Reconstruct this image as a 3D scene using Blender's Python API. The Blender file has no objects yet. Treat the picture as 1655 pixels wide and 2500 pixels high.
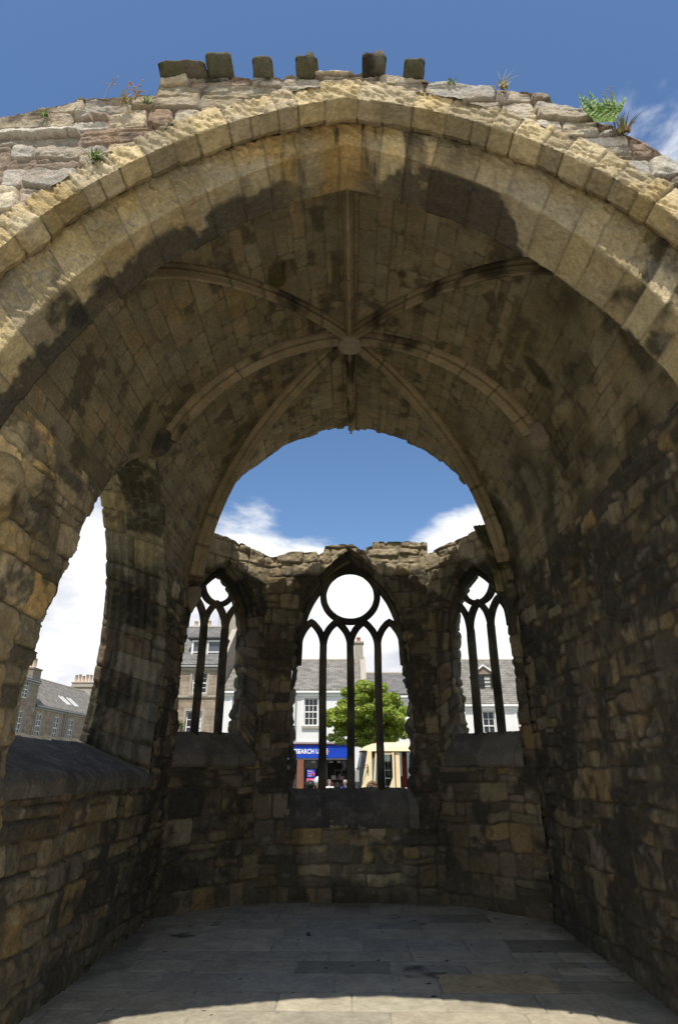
import bpy, bmesh, math, random
import numpy as np
from mathutils import Vector, Matrix
R_ = math.radians
random.seed(7)
rng = np.random.default_rng(11)
scene = bpy.context.scene
COL = scene.collection

# ------------------------------------------------------------------ camera, sky, sun, exposure
EYE = 1.6
cam_d = bpy.data.cameras.new('camera')
cam = bpy.data.objects.new('camera', cam_d)
COL.objects.link(cam)
cam.location = (0, 0, EYE)
cam.rotation_euler = (R_(90 + 23.1), 0, R_(1.1))
cam_d.sensor_fit = 'VERTICAL'
cam_d.sensor_height = 36.0
cam_d.lens = 36.0 * 1460 / 2500
cam_d.clip_start = 0.05
cam_d.clip_end = 2000
scene.camera = cam

SUN_EL, SUN_AZ = 63.5, 3.4          # light travels towards +y and slightly to +x
wd = bpy.data.worlds.new('World')
scene.world = wd
wd.use_nodes = True
wn, wl = wd.node_tree.nodes, wd.node_tree.links
wn.clear()
w_out = wn.new('ShaderNodeOutputWorld')
w_bg = wn.new('ShaderNodeBackground')
w_bg.inputs['Strength'].default_value = 0.15
w_sky = wn.new('ShaderNodeTexSky')
w_sky.sky_type = 'NISHITA'
w_sky.sun_disc = False
w_sky.sun_elevation = R_(SUN_EL)
w_sky.sun_rotation = R_(180 + SUN_AZ)
w_sky.air_density = 1.0
w_sky.dust_density = 0.6
w_sky.ozone_density = 2.2


def wmath(op, a, b=None, c=None, clamp=False):
    n = wn.new('ShaderNodeMath')
    n.operation = op
    n.use_clamp = clamp
    for i, v in enumerate((a, b, c)):
        if v is None:
            continue
        if isinstance(v, (int, float)):
            n.inputs[i].default_value = v
        else:
            wl.new(v, n.inputs[i])
    return n.outputs[0]


def wsmooth(x, a, b):
    n = wn.new('ShaderNodeMapRange')
    n.interpolation_type = 'SMOOTHSTEP'
    wl.new(x, n.inputs['Value'])
    n.inputs['From Min'].default_value = a
    n.inputs['From Max'].default_value = b
    return n.outputs[0]


w_tc = wn.new('ShaderNodeTexCoord')
w_sep = wn.new('ShaderNodeSeparateXYZ')
wl.new(w_tc.outputs['Generated'], w_sep.inputs[0])
w_map = wn.new('ShaderNodeMapping')
w_map.inputs['Scale'].default_value = (1.0, 1.0, 2.1)
wl.new(w_tc.outputs['Generated'], w_map.inputs['Vector'])
w_n1 = wn.new('ShaderNodeTexNoise')
w_n1.inputs['Scale'].default_value = 4.6
w_n1.inputs['Detail'].default_value = 8
w_n1.inputs['Roughness'].default_value = 0.56
w_n1.inputs['Distortion'].default_value = 0.25
wl.new(w_map.outputs[0], w_n1.inputs['Vector'])
w_n2 = wn.new('ShaderNodeTexNoise')
w_n2.inputs['Scale'].default_value = 7.0
w_n2.inputs['Detail'].default_value = 6
wl.new(w_map.outputs[0], w_n2.inputs['Vector'])
nz = w_n1.outputs['Fac']
# thick cloud bank low over the town, thinning out at about 23 degrees, clear blue above
z_eff = wmath('SUBTRACT', w_sep.outputs['Z'], wmath('MULTIPLY', wmath('ABSOLUTE', w_sep.outputs['X']), 0.24))
bank = wmath('MULTIPLY', wsmooth(z_eff, 0.395, 0.24), 0.64)
# one wispy cloud high on the right
w_dot = wn.new('ShaderNodeVectorMath')
w_dot.operation = 'DOT_PRODUCT'
w_dot.inputs[1].default_value = Vector((0.48, 0.60, 0.70)).normalized()
wl.new(w_tc.outputs['Generated'], w_dot.inputs[0])
wisp = wmath('MULTIPLY', wsmooth(w_dot.outputs['Value'], 0.958, 0.997), 0.44)
for vec, lo_, hi_, amt in (((.21, .90, .385), .986, .9985, .19), ((-.135, .927, .345), .9885, .999, .11)):
    w_d2 = wn.new('ShaderNodeVectorMath')
    w_d2.operation = 'DOT_PRODUCT'
    w_d2.inputs[1].default_value = Vector(vec).normalized()
    wl.new(w_tc.outputs['Generated'], w_d2.inputs[0])
    wisp = wmath('ADD', wisp, wmath('MULTIPLY', wsmooth(w_d2.outputs['Value'], lo_, hi_), amt))
cov = wmath('ADD', wmath('ADD', nz, bank), wisp)
mask = wsmooth(cov, 0.80, 1.02)
w_hsv = wn.new('ShaderNodeHueSaturation')
w_hsv.inputs['Saturation'].default_value = 1.12
w_hsv.inputs['Value'].default_value = 0.74
wl.new(w_sky.outputs[0], w_hsv.inputs['Color'])
shade = wsmooth(w_n2.outputs['Fac'], 0.3, 0.62)
w_ccol = wn.new('ShaderNodeMixRGB')
w_ccol.inputs['Color1'].default_value = (3.3, 3.45, 3.8, 1)
w_ccol.inputs['Color2'].default_value = (5.4, 5.4, 5.4, 1)
wl.new(shade, w_ccol.inputs['Fac'])
w_mix = wn.new('ShaderNodeMixRGB')
wl.new(mask, w_mix.inputs['Fac'])
wl.new(w_hsv.outputs[0], w_mix.inputs['Color1'])
wl.new(w_ccol.outputs[0], w_mix.inputs['Color2'])
wl.new(w_mix.outputs[0], w_bg.inputs['Color'])
wl.new(w_bg.outputs[0], w_out.inputs[0])

sun_d = bpy.data.lights.new('sun', 'SUN')
sun_d.energy = 3.6
sun_d.angle = R_(0.5)
sun_d.color = (1.0, 0.95, 0.86)
sun = bpy.data.objects.new('sun', sun_d)
COL.objects.link(sun)
ldir = Vector((math.sin(R_(SUN_AZ)) * math.cos(R_(SUN_EL)), math.cos(R_(SUN_AZ)) * math.cos(R_(SUN_EL)), -math.sin(R_(SUN_EL))))
sun.rotation_euler = ldir.to_track_quat('-Z', 'Y').to_euler()
sun.location = (0, -20, 40)

vs = scene.view_settings
vs.view_transform = 'Standard'
vs.look = 'None'
vs.exposure = 0.55
vs.gamma = 1.0
vs.use_curve_mapping = False
scene.cycles.max_bounces = 10
scene.cycles.diffuse_bounces = 6

# ------------------------------------------------------------------ tagging helpers


def tag(o, label=None, cat=None, group=None, kind=None):
    if label:
        o['label'] = label
    if cat:
        o['category'] = cat
    if group:
        o['group'] = group
    if kind:
        o['kind'] = kind
    return o


def empty(name, loc=(0, 0, 0), rz=0.0, label=None, cat=None, group=None):
    o = bpy.data.objects.new(name, None)
    COL.objects.link(o)
    o.location = loc
    o.rotation_euler = (0, 0, rz)
    o.empty_display_size = 0.1
    return tag(o, label, cat, group)


def link(name, me, mat, parent=None):
    o = bpy.data.objects.new(name, me)
    COL.objects.link(o)
    if mat is not None:
        me.materials.append(mat)
    if parent is not None:
        o.parent = parent
    return o


# ------------------------------------------------------------------ numpy noise


def _hash(ix, iy, iz, seed):
    h = (ix.astype(np.int64) * 374761393 + iy.astype(np.int64) * 668265263 + iz.astype(np.int64) * 2147483647 + seed * 974711) & 0xFFFFFFFF
    h = ((h ^ (h >> 13)) * 1274126177) & 0xFFFFFFFF
    h = ((h ^ (h >> 16)) * 2246822519) & 0xFFFFFFFF
    h = h ^ (h >> 15)
    return (h & 0xFFFFFF) / float(0xFFFFFF)


def vnoise(p, seed=0):
    i = np.floor(p).astype(np.int64)
    f = p - i
    f = f * f * f * (f * (f * 6 - 15) + 10)
    out = 0
    for dx in (0, 1):
        wx = f[..., 0] if dx else 1 - f[..., 0]
        for dy in (0, 1):
            wy = f[..., 1] if dy else 1 - f[..., 1]
            for dz in (0, 1):
                wz = f[..., 2] if dz else 1 - f[..., 2]
                out = out + wx * wy * wz * _hash(i[..., 0] + dx, i[..., 1] + dy, i[..., 2] + dz, seed)
    return out


def fbm(p, octv=4, seed=0, gain=0.5):
    a, s, t = 1.0, 0.0, 0.0
    for k in range(octv):
        s = s + a * vnoise(p * (2.03 ** k) + 17.3 * k, seed + k)
        t += a
        a *= gain
    return s / t


def sstep(x, a, b):
    t = np.clip((x - a) / (b - a), 0, 1)
    return t * t * (3 - 2 * t)


def ihash(idv, k):
    return _hash(idv, idv * 0 + k, idv * 0 + 5, 3)


# ------------------------------------------------------------------ stone patterns


def pattern(u, v, seed, hr=(0.2, 0.34), wr=(0.28, 0.62), split=0.45, warp=0.03, wfreq=2.2):
    """random squared rubble: returns distances to the joint across and along, stone id, local coords"""
    r = np.random.default_rng(seed)
    q = np.stack([u * wfreq, v * wfreq, np.zeros_like(u) + seed * 1.7], -1)
    u = u + (fbm(q, 3, seed + 1) - 0.5) * 2 * warp
    v = v + (fbm(q + 31.7, 3, seed + 2) - 0.5) * 2 * warp
    umin, umax, vmin, vmax = u.min() - 1, u.max() + 1, v.min() - 0.6, v.max() + 0.6
    rb = [vmin]
    while rb[-1] < vmax:
        rb.append(rb[-1] + r.uniform(*hr))
    rb = np.array(rb)
    row = np.clip(np.searchsorted(rb, v) - 1, 0, len(rb) - 2)
    u0, u1 = np.zeros_like(u), np.zeros_like(u)
    ct = np.zeros(u.shape, np.int64)
    sx, sy = np.zeros_like(u), np.zeros_like(u)
    sel = np.zeros(u.shape, np.int64)
    for k in range(len(rb) - 1):
        m = row == k
        cb = [umin - r.uniform(0, 0.6)]
        while cb[-1] < umax:
            cb.append(cb[-1] + r.uniform(*wr))
        cb = np.array(cb)
        n = len(cb)
        kind = np.where(r.random(n) < split, r.integers(1, 4, n), 0)
        fx, fy = r.uniform(0.35, 0.65, n), r.uniform(0.3, 0.7, n)
        if not m.any():
            continue
        c = np.clip(np.searchsorted(cb, u[m]) - 1, 0, n - 2)
        u0[m], u1[m] = cb[c], cb[c + 1]
        ct[m] = c
        sel[m], sx[m], sy[m] = kind[c], fx[c], fy[c]
    v0, v1 = rb[row], rb[row + 1]
    sid = row * 1000 + ct * 4
    mx, my = u0 + (u1 - u0) * sx, v0 + (v1 - v0) * sy
    vs_ = (sel == 1) | (sel == 3)
    up = vs_ & (v > my)
    lo = vs_ & ~up
    v0 = np.where(up, my, v0)
    v1 = np.where(lo, my, v1)
    hs = (sel == 2) | ((sel == 3) & up)
    rt = hs & (u > mx)
    lf = hs & ~rt
    u0 = np.where(rt, mx, u0)
    u1 = np.where(lf, mx, u1)
    sid = sid + up * 1 + rt * 2 + seed * 7919
    du = np.minimum(u - u0, u1 - u)
    dv = np.minimum(v - v0, v1 - v)
    return du, dv, sid, (u - u0) / (u1 - u0) * 2 - 1, (v - v0) / (v1 - v0) * 2 - 1


PAL = {   # linear base colours of the sandstones
    'facade': np.array([(.50, .43, .33), (.46, .40, .31), (.53, .48, .40), (.42, .33, .25), (.47, .44, .38), (.52, .44, .31), (.38, .28, .21)]),
    'arch': np.array([(.47, .40, .28), (.43, .37, .27), (.49, .41, .27), (.40, .34, .25), (.46, .38, .24)]),
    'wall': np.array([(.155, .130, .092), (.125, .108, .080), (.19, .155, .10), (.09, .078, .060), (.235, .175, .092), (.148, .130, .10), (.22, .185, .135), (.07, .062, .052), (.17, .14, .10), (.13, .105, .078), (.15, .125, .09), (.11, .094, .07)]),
    'vault': np.array([(.36, .29, .20), (.335, .275, .20), (.385, .305, .205), (.31, .255, .185), (.39, .30, .205), (.35, .295, .22)]),
    'floor': np.array([(.35, .328, .275), (.325, .31, .265), (.37, .345, .285), (.31, .30, .262), (.34, .32, .265), (.385, .355, .288)]),
    'pale': np.array([(.30, .26, .20), (.27, .24, .19), (.33, .27, .19), (.31, .28, .235), (.28, .21, .165)]),
}
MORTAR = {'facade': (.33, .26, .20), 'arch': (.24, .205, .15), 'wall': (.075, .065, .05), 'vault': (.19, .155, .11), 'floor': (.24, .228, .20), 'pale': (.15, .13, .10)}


def masonry(su, sv, P, pal, seed, hr, wr, split=0.45, warp=0.03, joint=0.012, edge=0.05, depth=0.03, off=0.02, rough=0.012,
            stain=0.45, hmul=None, och_k=.6, stone_k=.14, stain_f=1.3, stain_col=(.035, .032, .028), tone=0.2, layer=0.0, pat=None):
    """height and colour of a stone-built surface at every grid point"""
    sh = su.shape
    u, v = su.ravel().astype(float), sv.ravel().astype(float)
    p = P.reshape(-1, 3)
    du, dv, sid, lu, lv = pat if pat is not None else pattern(u, v, seed, hr, wr, split, warp)
    k = 0.016
    d = -np.log(np.exp(-np.clip(du, -.05, 1) / k) + np.exp(-np.clip(dv, -.05, 1) / k)) * k
    e = np.clip((d - joint * 0.5) / edge, 0, 1)
    prof = np.sqrt(np.clip(1 - (1 - e) ** 2, 0, 1))
    h1, h2, h3, h4 = (ihash(sid, j) for j in range(4))
    n_f = fbm(p * 22 + seed, 4, seed + 9)
    n_m = fbm(p * 6.5 + seed, 3, seed + 8)
    h = -depth * (1 - prof) + off * (h1 - 0.5) * 2 * prof + off * 0.9 * prof * ((h2 - .5) * lu + (h3 - .5) * lv)
    h = h + rough * (n_f - 0.5) * 2 * (0.35 + 0.65 * prof) + rough * 1.5 * (n_m - 0.5) * 2 * prof
    if layer:     # bedding planes weathered into the faces
        ly = fbm(np.stack([p[:, 0] * 3, p[:, 1] * 3, p[:, 2] * 34 + 3 * n_m], -1), 3, seed + 77)
        h = h - layer * sstep(ly, 0.52, 0.72) * prof
    if hmul is not None:
        h = h * hmul.ravel()
    pl = PAL[pal]
    c = pl[(h4 * 0.9999 * len(pl)).astype(int)]
    c = c * (1 + tone * (ihash(sid, 9)[:, None] - 0.5) * 2)
    c = c * (0.80 + 0.40 * n_m[:, None]) * (0.82 + 0.36 * n_f[:, None])
    och = sstep(fbm(p * 2.7 + 50, 3, seed + 5), 0.55, 0.72)[:, None]
    c = c * (1 - och_k * och * np.array([0.0, 0.10, 0.32]))
    st = fbm(p * stain_f + 9.1, 4, seed + 3, 0.62)
    st = st + stone_k * (ihash(sid, 12) - .5) + 0.10 * (n_f - .5)
    if stain > 0:    # finer crust and lichen on top of the broad stains
        st = st + .22 * (fbm(p * 9 + 3, 4, seed + 31, .65) - .5)
    s = sstep(st, 0.62 - stain * 0.27, 0.74 - stain * 0.22)[:, None] * 0.88
    c = c * (1 - s) + np.array(stain_col) * (0.7 + 0.9 * n_f[:, None]) * s
    pale = sstep(fbm(p * 7 + 80, 4, seed + 6, 0.6), 0.64, 0.74)[:, None] * 0.35
    c = c * (1 - pale) + np.array((.34, .32, .28)) * pale * (0.5 + 0.5 * (1 - stain))+ c * pale * 0.5 * stain
    mo = (1 - sstep(d, joint * 0.35, joint * 1.1))[:, None] * (0.55 + 0.45 * sstep(n_m, 0.35, 0.6)[:, None])
    c = c * (1 - mo) + np.array(MORTAR[pal]) * (0.7 + 0.6 * n_f[:, None]) * mo
    return h.reshape(sh), np.clip(c, 0.008, 0.9).reshape(sh + (3,)), prof.reshape(sh)


def grid_mesh(name, P, col, mat, parent=None, mask=None, flip=False, smooth=True):
    """structured grid (nu, nv, 3) -> mesh object; mask (nu-1, nv-1) keeps quads"""
    nu, nv = P.shape[:2]
    idx = np.arange(nu * nv).reshape(nu, nv)
    q = np.stack([idx[:-1, :-1], idx[1:, :-1], idx[1:, 1:], idx[:-1, 1:]], -1)
    q = q[mask] if mask is not None else q.reshape(-1, 4)
    if flip:
        q = q[:, ::-1]
    V, C_ = P.reshape(-1, 3), col.reshape(-1, 3)
    if mask is not None:
        used = np.unique(q)
        rem = np.full(nu * nv, -1, np.int64)
        rem[used] = np.arange(len(used))
        q = rem[q]
        V, C_ = V[used], C_[used]
    return raw_mesh(name, V, q, C_, mat, parent, smooth)


def raw_mesh(name, V, q, C_, mat, parent=None, smooth=True):
    me = bpy.data.meshes.new(name)
    k = q.shape[1]
    me.vertices.add(len(V))
    me.vertices.foreach_set('co', np.ascontiguousarray(V, np.float32).ravel())
    me.loops.add(q.size)
    me.loops.foreach_set('vertex_index', np.ascontiguousarray(q, np.int32).ravel())
    me.polygons.add(len(q))
    me.polygons.foreach_set('loop_start', np.arange(0, q.size, k, dtype=np.int32))
    me.polygons.foreach_set('loop_total', np.full(len(q), k, np.int32))
    me.polygons.foreach_set('use_smooth', np.full(len(q), smooth))
    me.update(calc_edges=True)
    me.validate()
    if C_ is not None:
        a = me.color_attributes.new('Col', 'FLOAT_COLOR', 'POINT')
        a.data.foreach_set('color', np.concatenate([C_, np.ones((len(C_), 1))], 1).astype(np.float32).ravel())
    return link(name, me, mat, parent)


def normals(P, sign=1.0):
    du, dv = np.gradient(P, axis=0), np.gradient(P, axis=1)
    n = np.cross(du, dv)
    n /= np.maximum(np.linalg.norm(n, axis=-1, keepdims=True), 1e-9)
    return n * sign


def stone_skin(name, P, su, sv, toward, mat, parent=None, mask=None, extra=None, cmod=None, **kw):
    """displace a base surface by its masonry; 'toward' is a point (or direction if 4-tuple) the normals face"""
    N = normals(P)
    mid = P[P.shape[0] // 2, P.shape[1] // 2]
    nm = N[P.shape[0] // 2, P.shape[1] // 2]
    s = 1.0 if np.dot(nm, np.array(toward[:3]) - (0 if len(toward) == 4 else mid)) > 0 else -1.0
    N = N * s
    h, c, prof = masonry(su, sv, P, **kw)
    if extra is not None:
        h = h + extra
    if cmod is not None:
        c = cmod(c, P, prof)
    return grid_mesh(name, P + N * h[..., None], c, mat, parent, mask, flip=(s < 0))


def inpoly(x, y, poly):
    ins = np.zeros(x.shape, bool)
    n = len(poly)
    for i in range(n):
        x0, y0 = poly[i]
        x1, y1 = poly[(i + 1) % n]
        if y0 == y1:
            continue
        cnd = (y0 > y) != (y1 > y)
        ins ^= cnd & (x < (x1 - x0) * (y - y0) / (y1 - y0) + x0)
    return ins


def resample(pts, n):
    pts = np.array(pts, float)
    s = np.r_[0, np.cumsum(np.linalg.norm(np.diff(pts, axis=0), axis=1))]
    t = np.linspace(0, s[-1], n)
    return np.stack([np.interp(t, s, pts[:, k]) for k in range(pts.shape[1])], -1), t


def smooth_line(pts, it=2):
    pts = np.array(pts, float)
    for _ in range(it):
        a, b = pts[:-1], pts[1:]
        q = np.stack([a * .75 + b * .25, a * .25 + b * .75], 1).reshape(-1, pts.shape[1])
        pts = np.vstack([pts[:1], q, pts[-1:]])
    return pts


# ------------------------------------------------------------------ materials


def new_mat(name):
    m = bpy.data.materials.new(name)
    m.use_nodes = True
    nt = m.node_tree
    return m, nt.nodes, nt.links, nt.nodes['Principled BSDF']


def stone_material(name, fine=45.0, bump=0.35, rough=0.92, var=0.5, spec=0.25):
    m, n, l, b = new_mat(name)
    at = n.new('ShaderNodeAttribute')
    at.attribute_name = 'Col'
    tc = n.new('ShaderNodeTexCoord')
    no = n.new('ShaderNodeTexNoise')
    no.inputs['Scale'].default_value = fine
    no.inputs['Detail'].default_value = 6
    no.inputs['Roughness'].default_value = 0.65
    l.new(tc.outputs['Object'], no.inputs['Vector'])
    rp = n.new('ShaderNodeMapRange')
    rp.inputs['From Min'].default_value = 0.25
    rp.inputs['From Max'].default_value = 0.75
    rp.inputs['To Min'].default_value = 1 - var * 0.5
    rp.inputs['To Max'].default_value = 1 + var * 0.5
    l.new(no.outputs['Fac'], rp.inputs['Value'])
    mx = n.new('ShaderNodeMixRGB')
    mx.blend_type = 'MULTIPLY'
    mx.inputs['Fac'].default_value = 1
    l.new(at.outputs['Color'], mx.inputs['Color1'])
    l.new(rp.outputs[0], mx.inputs['Color2'])
    l.new(mx.outputs[0], b.inputs['Base Color'])
    b.inputs['Roughness'].default_value = rough
    b.inputs['Specular IOR Level'].default_value = spec
    vo = n.new('ShaderNodeTexVoronoi')
    vo.inputs['Scale'].default_value = fine * 1.9
    l.new(tc.outputs['Object'], vo.inputs['Vector'])
    pit = n.new('ShaderNodeMapRange')
    pit.inputs['From Min'].default_value = 0.05
    pit.inputs['From Max'].default_value = 0.38
    l.new(vo.outputs['Distance'], pit.inputs['Value'])
    n2 = n.new('ShaderNodeTexNoise')
    n2.inputs['Scale'].default_value = fine * .33
    n2.inputs['Detail'].default_value = 8
    n2.inputs['Roughness'].default_value = 0.7
    l.new(tc.outputs['Object'], n2.inputs['Vector'])
    ad = n.new('ShaderNodeMath')
    ad.operation = 'MULTIPLY_ADD'
    ad.inputs[1].default_value = .35
    l.new(pit.outputs[0], ad.inputs[0])
    l.new(no.outputs['Fac'], ad.inputs[2])
    a2 = n.new('ShaderNodeMath')
    a2.operation = 'MULTIPLY_ADD'
    a2.inputs[1].default_value = 1.6
    l.new(n2.outputs['Fac'], a2.inputs[0])
    l.new(ad.outputs[0], a2.inputs[2])
    bp = n.new('ShaderNodeBump')
    bp.inputs['Strength'].default_value = bump
    bp.inputs['Distance'].default_value = 0.02
    l.new(a2.outputs[0], bp.inputs['Height'])
    l.new(bp.outputs[0], b.inputs['Normal'])
    return m


M_STONE = stone_material('weathered_sandstone', 45, 0.55, 0.92, 0.6)
M_FACE = stone_material('coarse_sandstone', 38, 0.75, 0.95, 0.6, 0.15)  # coarser bump and rougher; its colour comes from the Col attribute
M_FLOOR = stone_material('flagstone', 30, 0.2, 0.75, 0.35, 0.3)


def noise_mat(name, ca, cb, scale=6.0, rough=0.8, bump=0.0, bscale=None, spec=0.3, metal=0.0, detail=5):
    m, n, l, b = new_mat(name)
    tc = n.new('ShaderNodeTexCoord')
    no = n.new('ShaderNodeTexNoise')
    no.inputs['Scale'].default_value = scale
    no.inputs['Detail'].default_value = detail
    l.new(tc.outputs['Object'], no.inputs['Vector'])
    cr = n.new('ShaderNodeValToRGB')
    cr.color_ramp.elements[0].position = 0.3
    cr.color_ramp.elements[1].position = 0.7
    cr.color_ramp.elements[0].color = (*ca, 1)
    cr.color_ramp.elements[1].color = (*cb, 1)
    l.new(no.outputs['Fac'], cr.inputs['Fac'])
    l.new(cr.outputs[0], b.inputs['Base Color'])
    b.inputs['Roughness'].default_value = rough
    b.inputs['Specular IOR Level'].default_value = spec
    b.inputs['Metallic'].default_value = metal
    if bump:
        n2 = n.new('ShaderNodeTexNoise')
        n2.inputs['Scale'].default_value = bscale or scale * 6
        n2.inputs['Detail'].default_value = 6
        l.new(tc.outputs['Object'], n2.inputs['Vector'])
        bp = n.new('ShaderNodeBump')
        bp.inputs['Strength'].default_value = bump
        bp.inputs['Distance'].default_value = 0.02
        l.new(n2.outputs['Fac'], bp.inputs['Height'])
        l.new(bp.outputs[0], b.inputs['Normal'])
    return m


def brick_mat(name, ca, cb, cm, bw, bh, mortar=0.01, axis='XZ', rough=0.85, bump=0.3, offset=0.5):
    """coursed pattern (ashlar, slates): axis picks which object axes carry the courses"""
    m, n, l, b = new_mat(name)
    tc = n.new('ShaderNodeTexCoord')
    sp = n.new('ShaderNodeSeparateXYZ')
    l.new(tc.outputs['Object'], sp.inputs[0])
    cb_ = n.new('ShaderNodeCombineXYZ')
    l.new(sp.outputs[axis[0]], cb_.inputs['X'])
    l.new(sp.outputs[axis[1]], cb_.inputs['Y'])
    br = n.new('ShaderNodeTexBrick')
    br.inputs['Scale'].default_value = 1.0
    br.inputs['Color1'].default_value = (*ca, 1)
    br.inputs['Color2'].default_value = (*cb, 1)
    br.inputs['Mortar'].default_value = (*cm, 1)
    br.inputs['Mortar Size'].default_value = mortar
    br.inputs['Brick Width'].default_value = bw
    br.inputs['Row Height'].default_value = bh
    br.offset = offset
    l.new(cb_.outputs[0], br.inputs['Vector'])
    no = n.new('ShaderNodeTexNoise')
    no.inputs['Scale'].default_value = 2.5
    no.inputs['Detail'].default_value = 7
    l.new(tc.outputs['Object'], no.inputs['Vector'])
    rp = n.new('ShaderNodeMapRange')
    rp.inputs['From Min'].default_value = 0.3
    rp.inputs['From Max'].default_value = 0.7
    rp.inputs['To Min'].default_value = 0.65
    rp.inputs['To Max'].default_value = 1.25
    l.new(no.outputs['Fac'], rp.inputs['Value'])
    mx = n.new('ShaderNodeMixRGB')
    mx.blend_type = 'MULTIPLY'
    mx.inputs['Fac'].default_value = 1
    l.new(br.outputs['Color'], mx.inputs['Color1'])
    l.new(rp.outputs[0], mx.inputs['Color2'])
    l.new(mx.outputs[0], b.inputs['Base Color'])
    b.inputs['Roughness'].default_value = rough
    b.inputs['Specular IOR Level'].default_value = 0.2
    bp = n.new('ShaderNodeBump')
    bp.inputs['Strength'].default_value = bump
    bp.inputs['Distance'].default_value = 0.02
    bp.invert = True
    l.new(br.outputs['Fac'], bp.inputs['Height'])
    l.new(bp.outputs[0], b.inputs['Normal'])
    return m


def glass_mat(name, col=(.02, .022, .025), rough=0.05):
    m, n, l, b = new_mat(name)
    b.inputs['Base Color'].default_value = (*col, 1)
    b.inputs['Roughness'].default_value = rough
    b.inputs['Specular IOR Level'].default_value = 0.5
    return m


# ------------------------------------------------------------------ mesh builders for everything that is not masonry skin


class MB:
    def __init__(self):
        self.bm = bmesh.new()

    def box(self, x0, x1, y0, y1, z0, z1, bevel=0.0):
        r = bmesh.ops.create_cube(self.bm, size=1.0)
        for v in r['verts']:
            v.co = Vector(((x0 + x1) / 2 + v.co.x * (x1 - x0), (y0 + y1) / 2 + v.co.y * (y1 - y0), (z0 + z1) / 2 + v.co.z * (z1 - z0)))
        if bevel:
            ed = {e for v in r['verts'] for e in v.link_edges}
            bmesh.ops.bevel(self.bm, geom=list(ed), offset=bevel, segments=2, affect='EDGES', profile=0.6)
        return self

    def quad(self, *pts):
        self.bm.faces.new([self.bm.verts.new(p) for p in pts])
        return self

    def prism(self, poly, axis, a0, a1):
        """extrude polygon (2D) along axis ('x','y','z') from a0 to a1"""
        def P(p, a):
            return {'x': (a, p[0], p[1]), 'y': (p[0], a, p[1]), 'z': (p[0], p[1], a)}[axis]
        A = [self.bm.verts.new(P(p, a0)) for p in poly]
        B = [self.bm.verts.new(P(p, a1)) for p in poly]
        n = len(poly)
        self.bm.faces.new(A)
        self.bm.faces.new(B[::-1])
        for i in range(n):
            self.bm.faces.new([A[i], B[i], B[(i + 1) % n], A[(i + 1) % n]])
        return self

    def tube(self, pts, r, n=8, r1=None, caps=True):
        pts = [Vector(p) for p in pts]
        rings = []
        for i, p in enumerate(pts):
            t = (pts[min(i + 1, len(pts) - 1)] - pts[max(i - 1, 0)]).normalized()
            a = t.orthogonal().normalized() if i == 0 else (pa - t * pa.dot(t)).normalized()
            pa = a
            b = t.cross(a)
            rr = r if r1 is None else r + (r1 - r) * i / max(len(pts) - 1, 1)
            rings.append([self.bm.verts.new(p + (a * math.cos(k * 2 * math.pi / n) + b * math.sin(k * 2 * math.pi / n)) * rr) for k in range(n)])
        for A, B in zip(rings, rings[1:]):
            for k in range(n):
                self.bm.faces.new([A[k], A[(k + 1) % n], B[(k + 1) % n], B[k]])
        if caps:
            self.bm.faces.new(rings[0][::-1])
            self.bm.faces.new(rings[-1])
        return self

    def lathe(self, prof, c=(0, 0, 0), n=20):
        c = Vector(c)
        rings = [[self.bm.verts.new(c + Vector((r * math.cos(k * 2 * math.pi / n), r * math.sin(k * 2 * math.pi / n), z))) for k in range(n)] for r, z in prof]
        for A, B in zip(rings, rings[1:]):
            for k in range(n):
                self.bm.faces.new([A[k], A[(k + 1) % n], B[(k + 1) % n], B[k]])
        self.bm.faces.new(rings[0][::-1])
        self.bm.faces.new(rings[-1])
        return self

    def sphere(self, c, r, sub=2, jit=0.0, sc=(1, 1, 1)):
        g = bmesh.ops.create_icosphere(self.bm, subdivisions=sub, radius=1.0)
        for v in g['verts']:
            k = 1 + jit * (random.random() - .5) * 2
            v.co = Vector((c[0] + v.co.x * r * sc[0] * k, c[1] + v.co.y * r * sc[1] * k, c[2] + v.co.z * r * sc[2] * k))
        return self

    def build(self, name, mat, parent=None, smooth=False):
        bmesh.ops.recalc_face_normals(self.bm, faces=self.bm.faces[:])
        me = bpy.data.meshes.new(name)
        self.bm.to_mesh(me)
        self.bm.free()
        if smooth:
            me.polygons.foreach_set('use_smooth', [True] * len(me.polygons))
        return link(name, me, mat, parent)


def sweep(path, A, B, section, closed=False):
    """sweep a 2D section along path with per-point frame vectors A (lateral) and B (depth) -> verts, quads"""
    path, A, B, S = (np.asarray(k, float) for k in (path, A, B, section))
    n, m = len(path), len(S)
    V = path[:, None, :] + A[:, None, :] * S[None, :, 0, None] + B[:, None, :] * S[None, :, 1, None]
    q = []
    for i in range(n if closed else n - 1):
        j = (i + 1) % n
        for k in range(m):
            q.append((i * m + k, i * m + (k + 1) % m, j * m + (k + 1) % m, j * m + k))
    return V.reshape(-1, 3), np.array(q)


def join_parts(parts):
    V, Q, o = [], [], 0
    for v, q in parts:
        V.append(v)
        Q.append(q + o)
        o += len(v)
    return np.vstack(V), np.vstack(Q)


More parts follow.
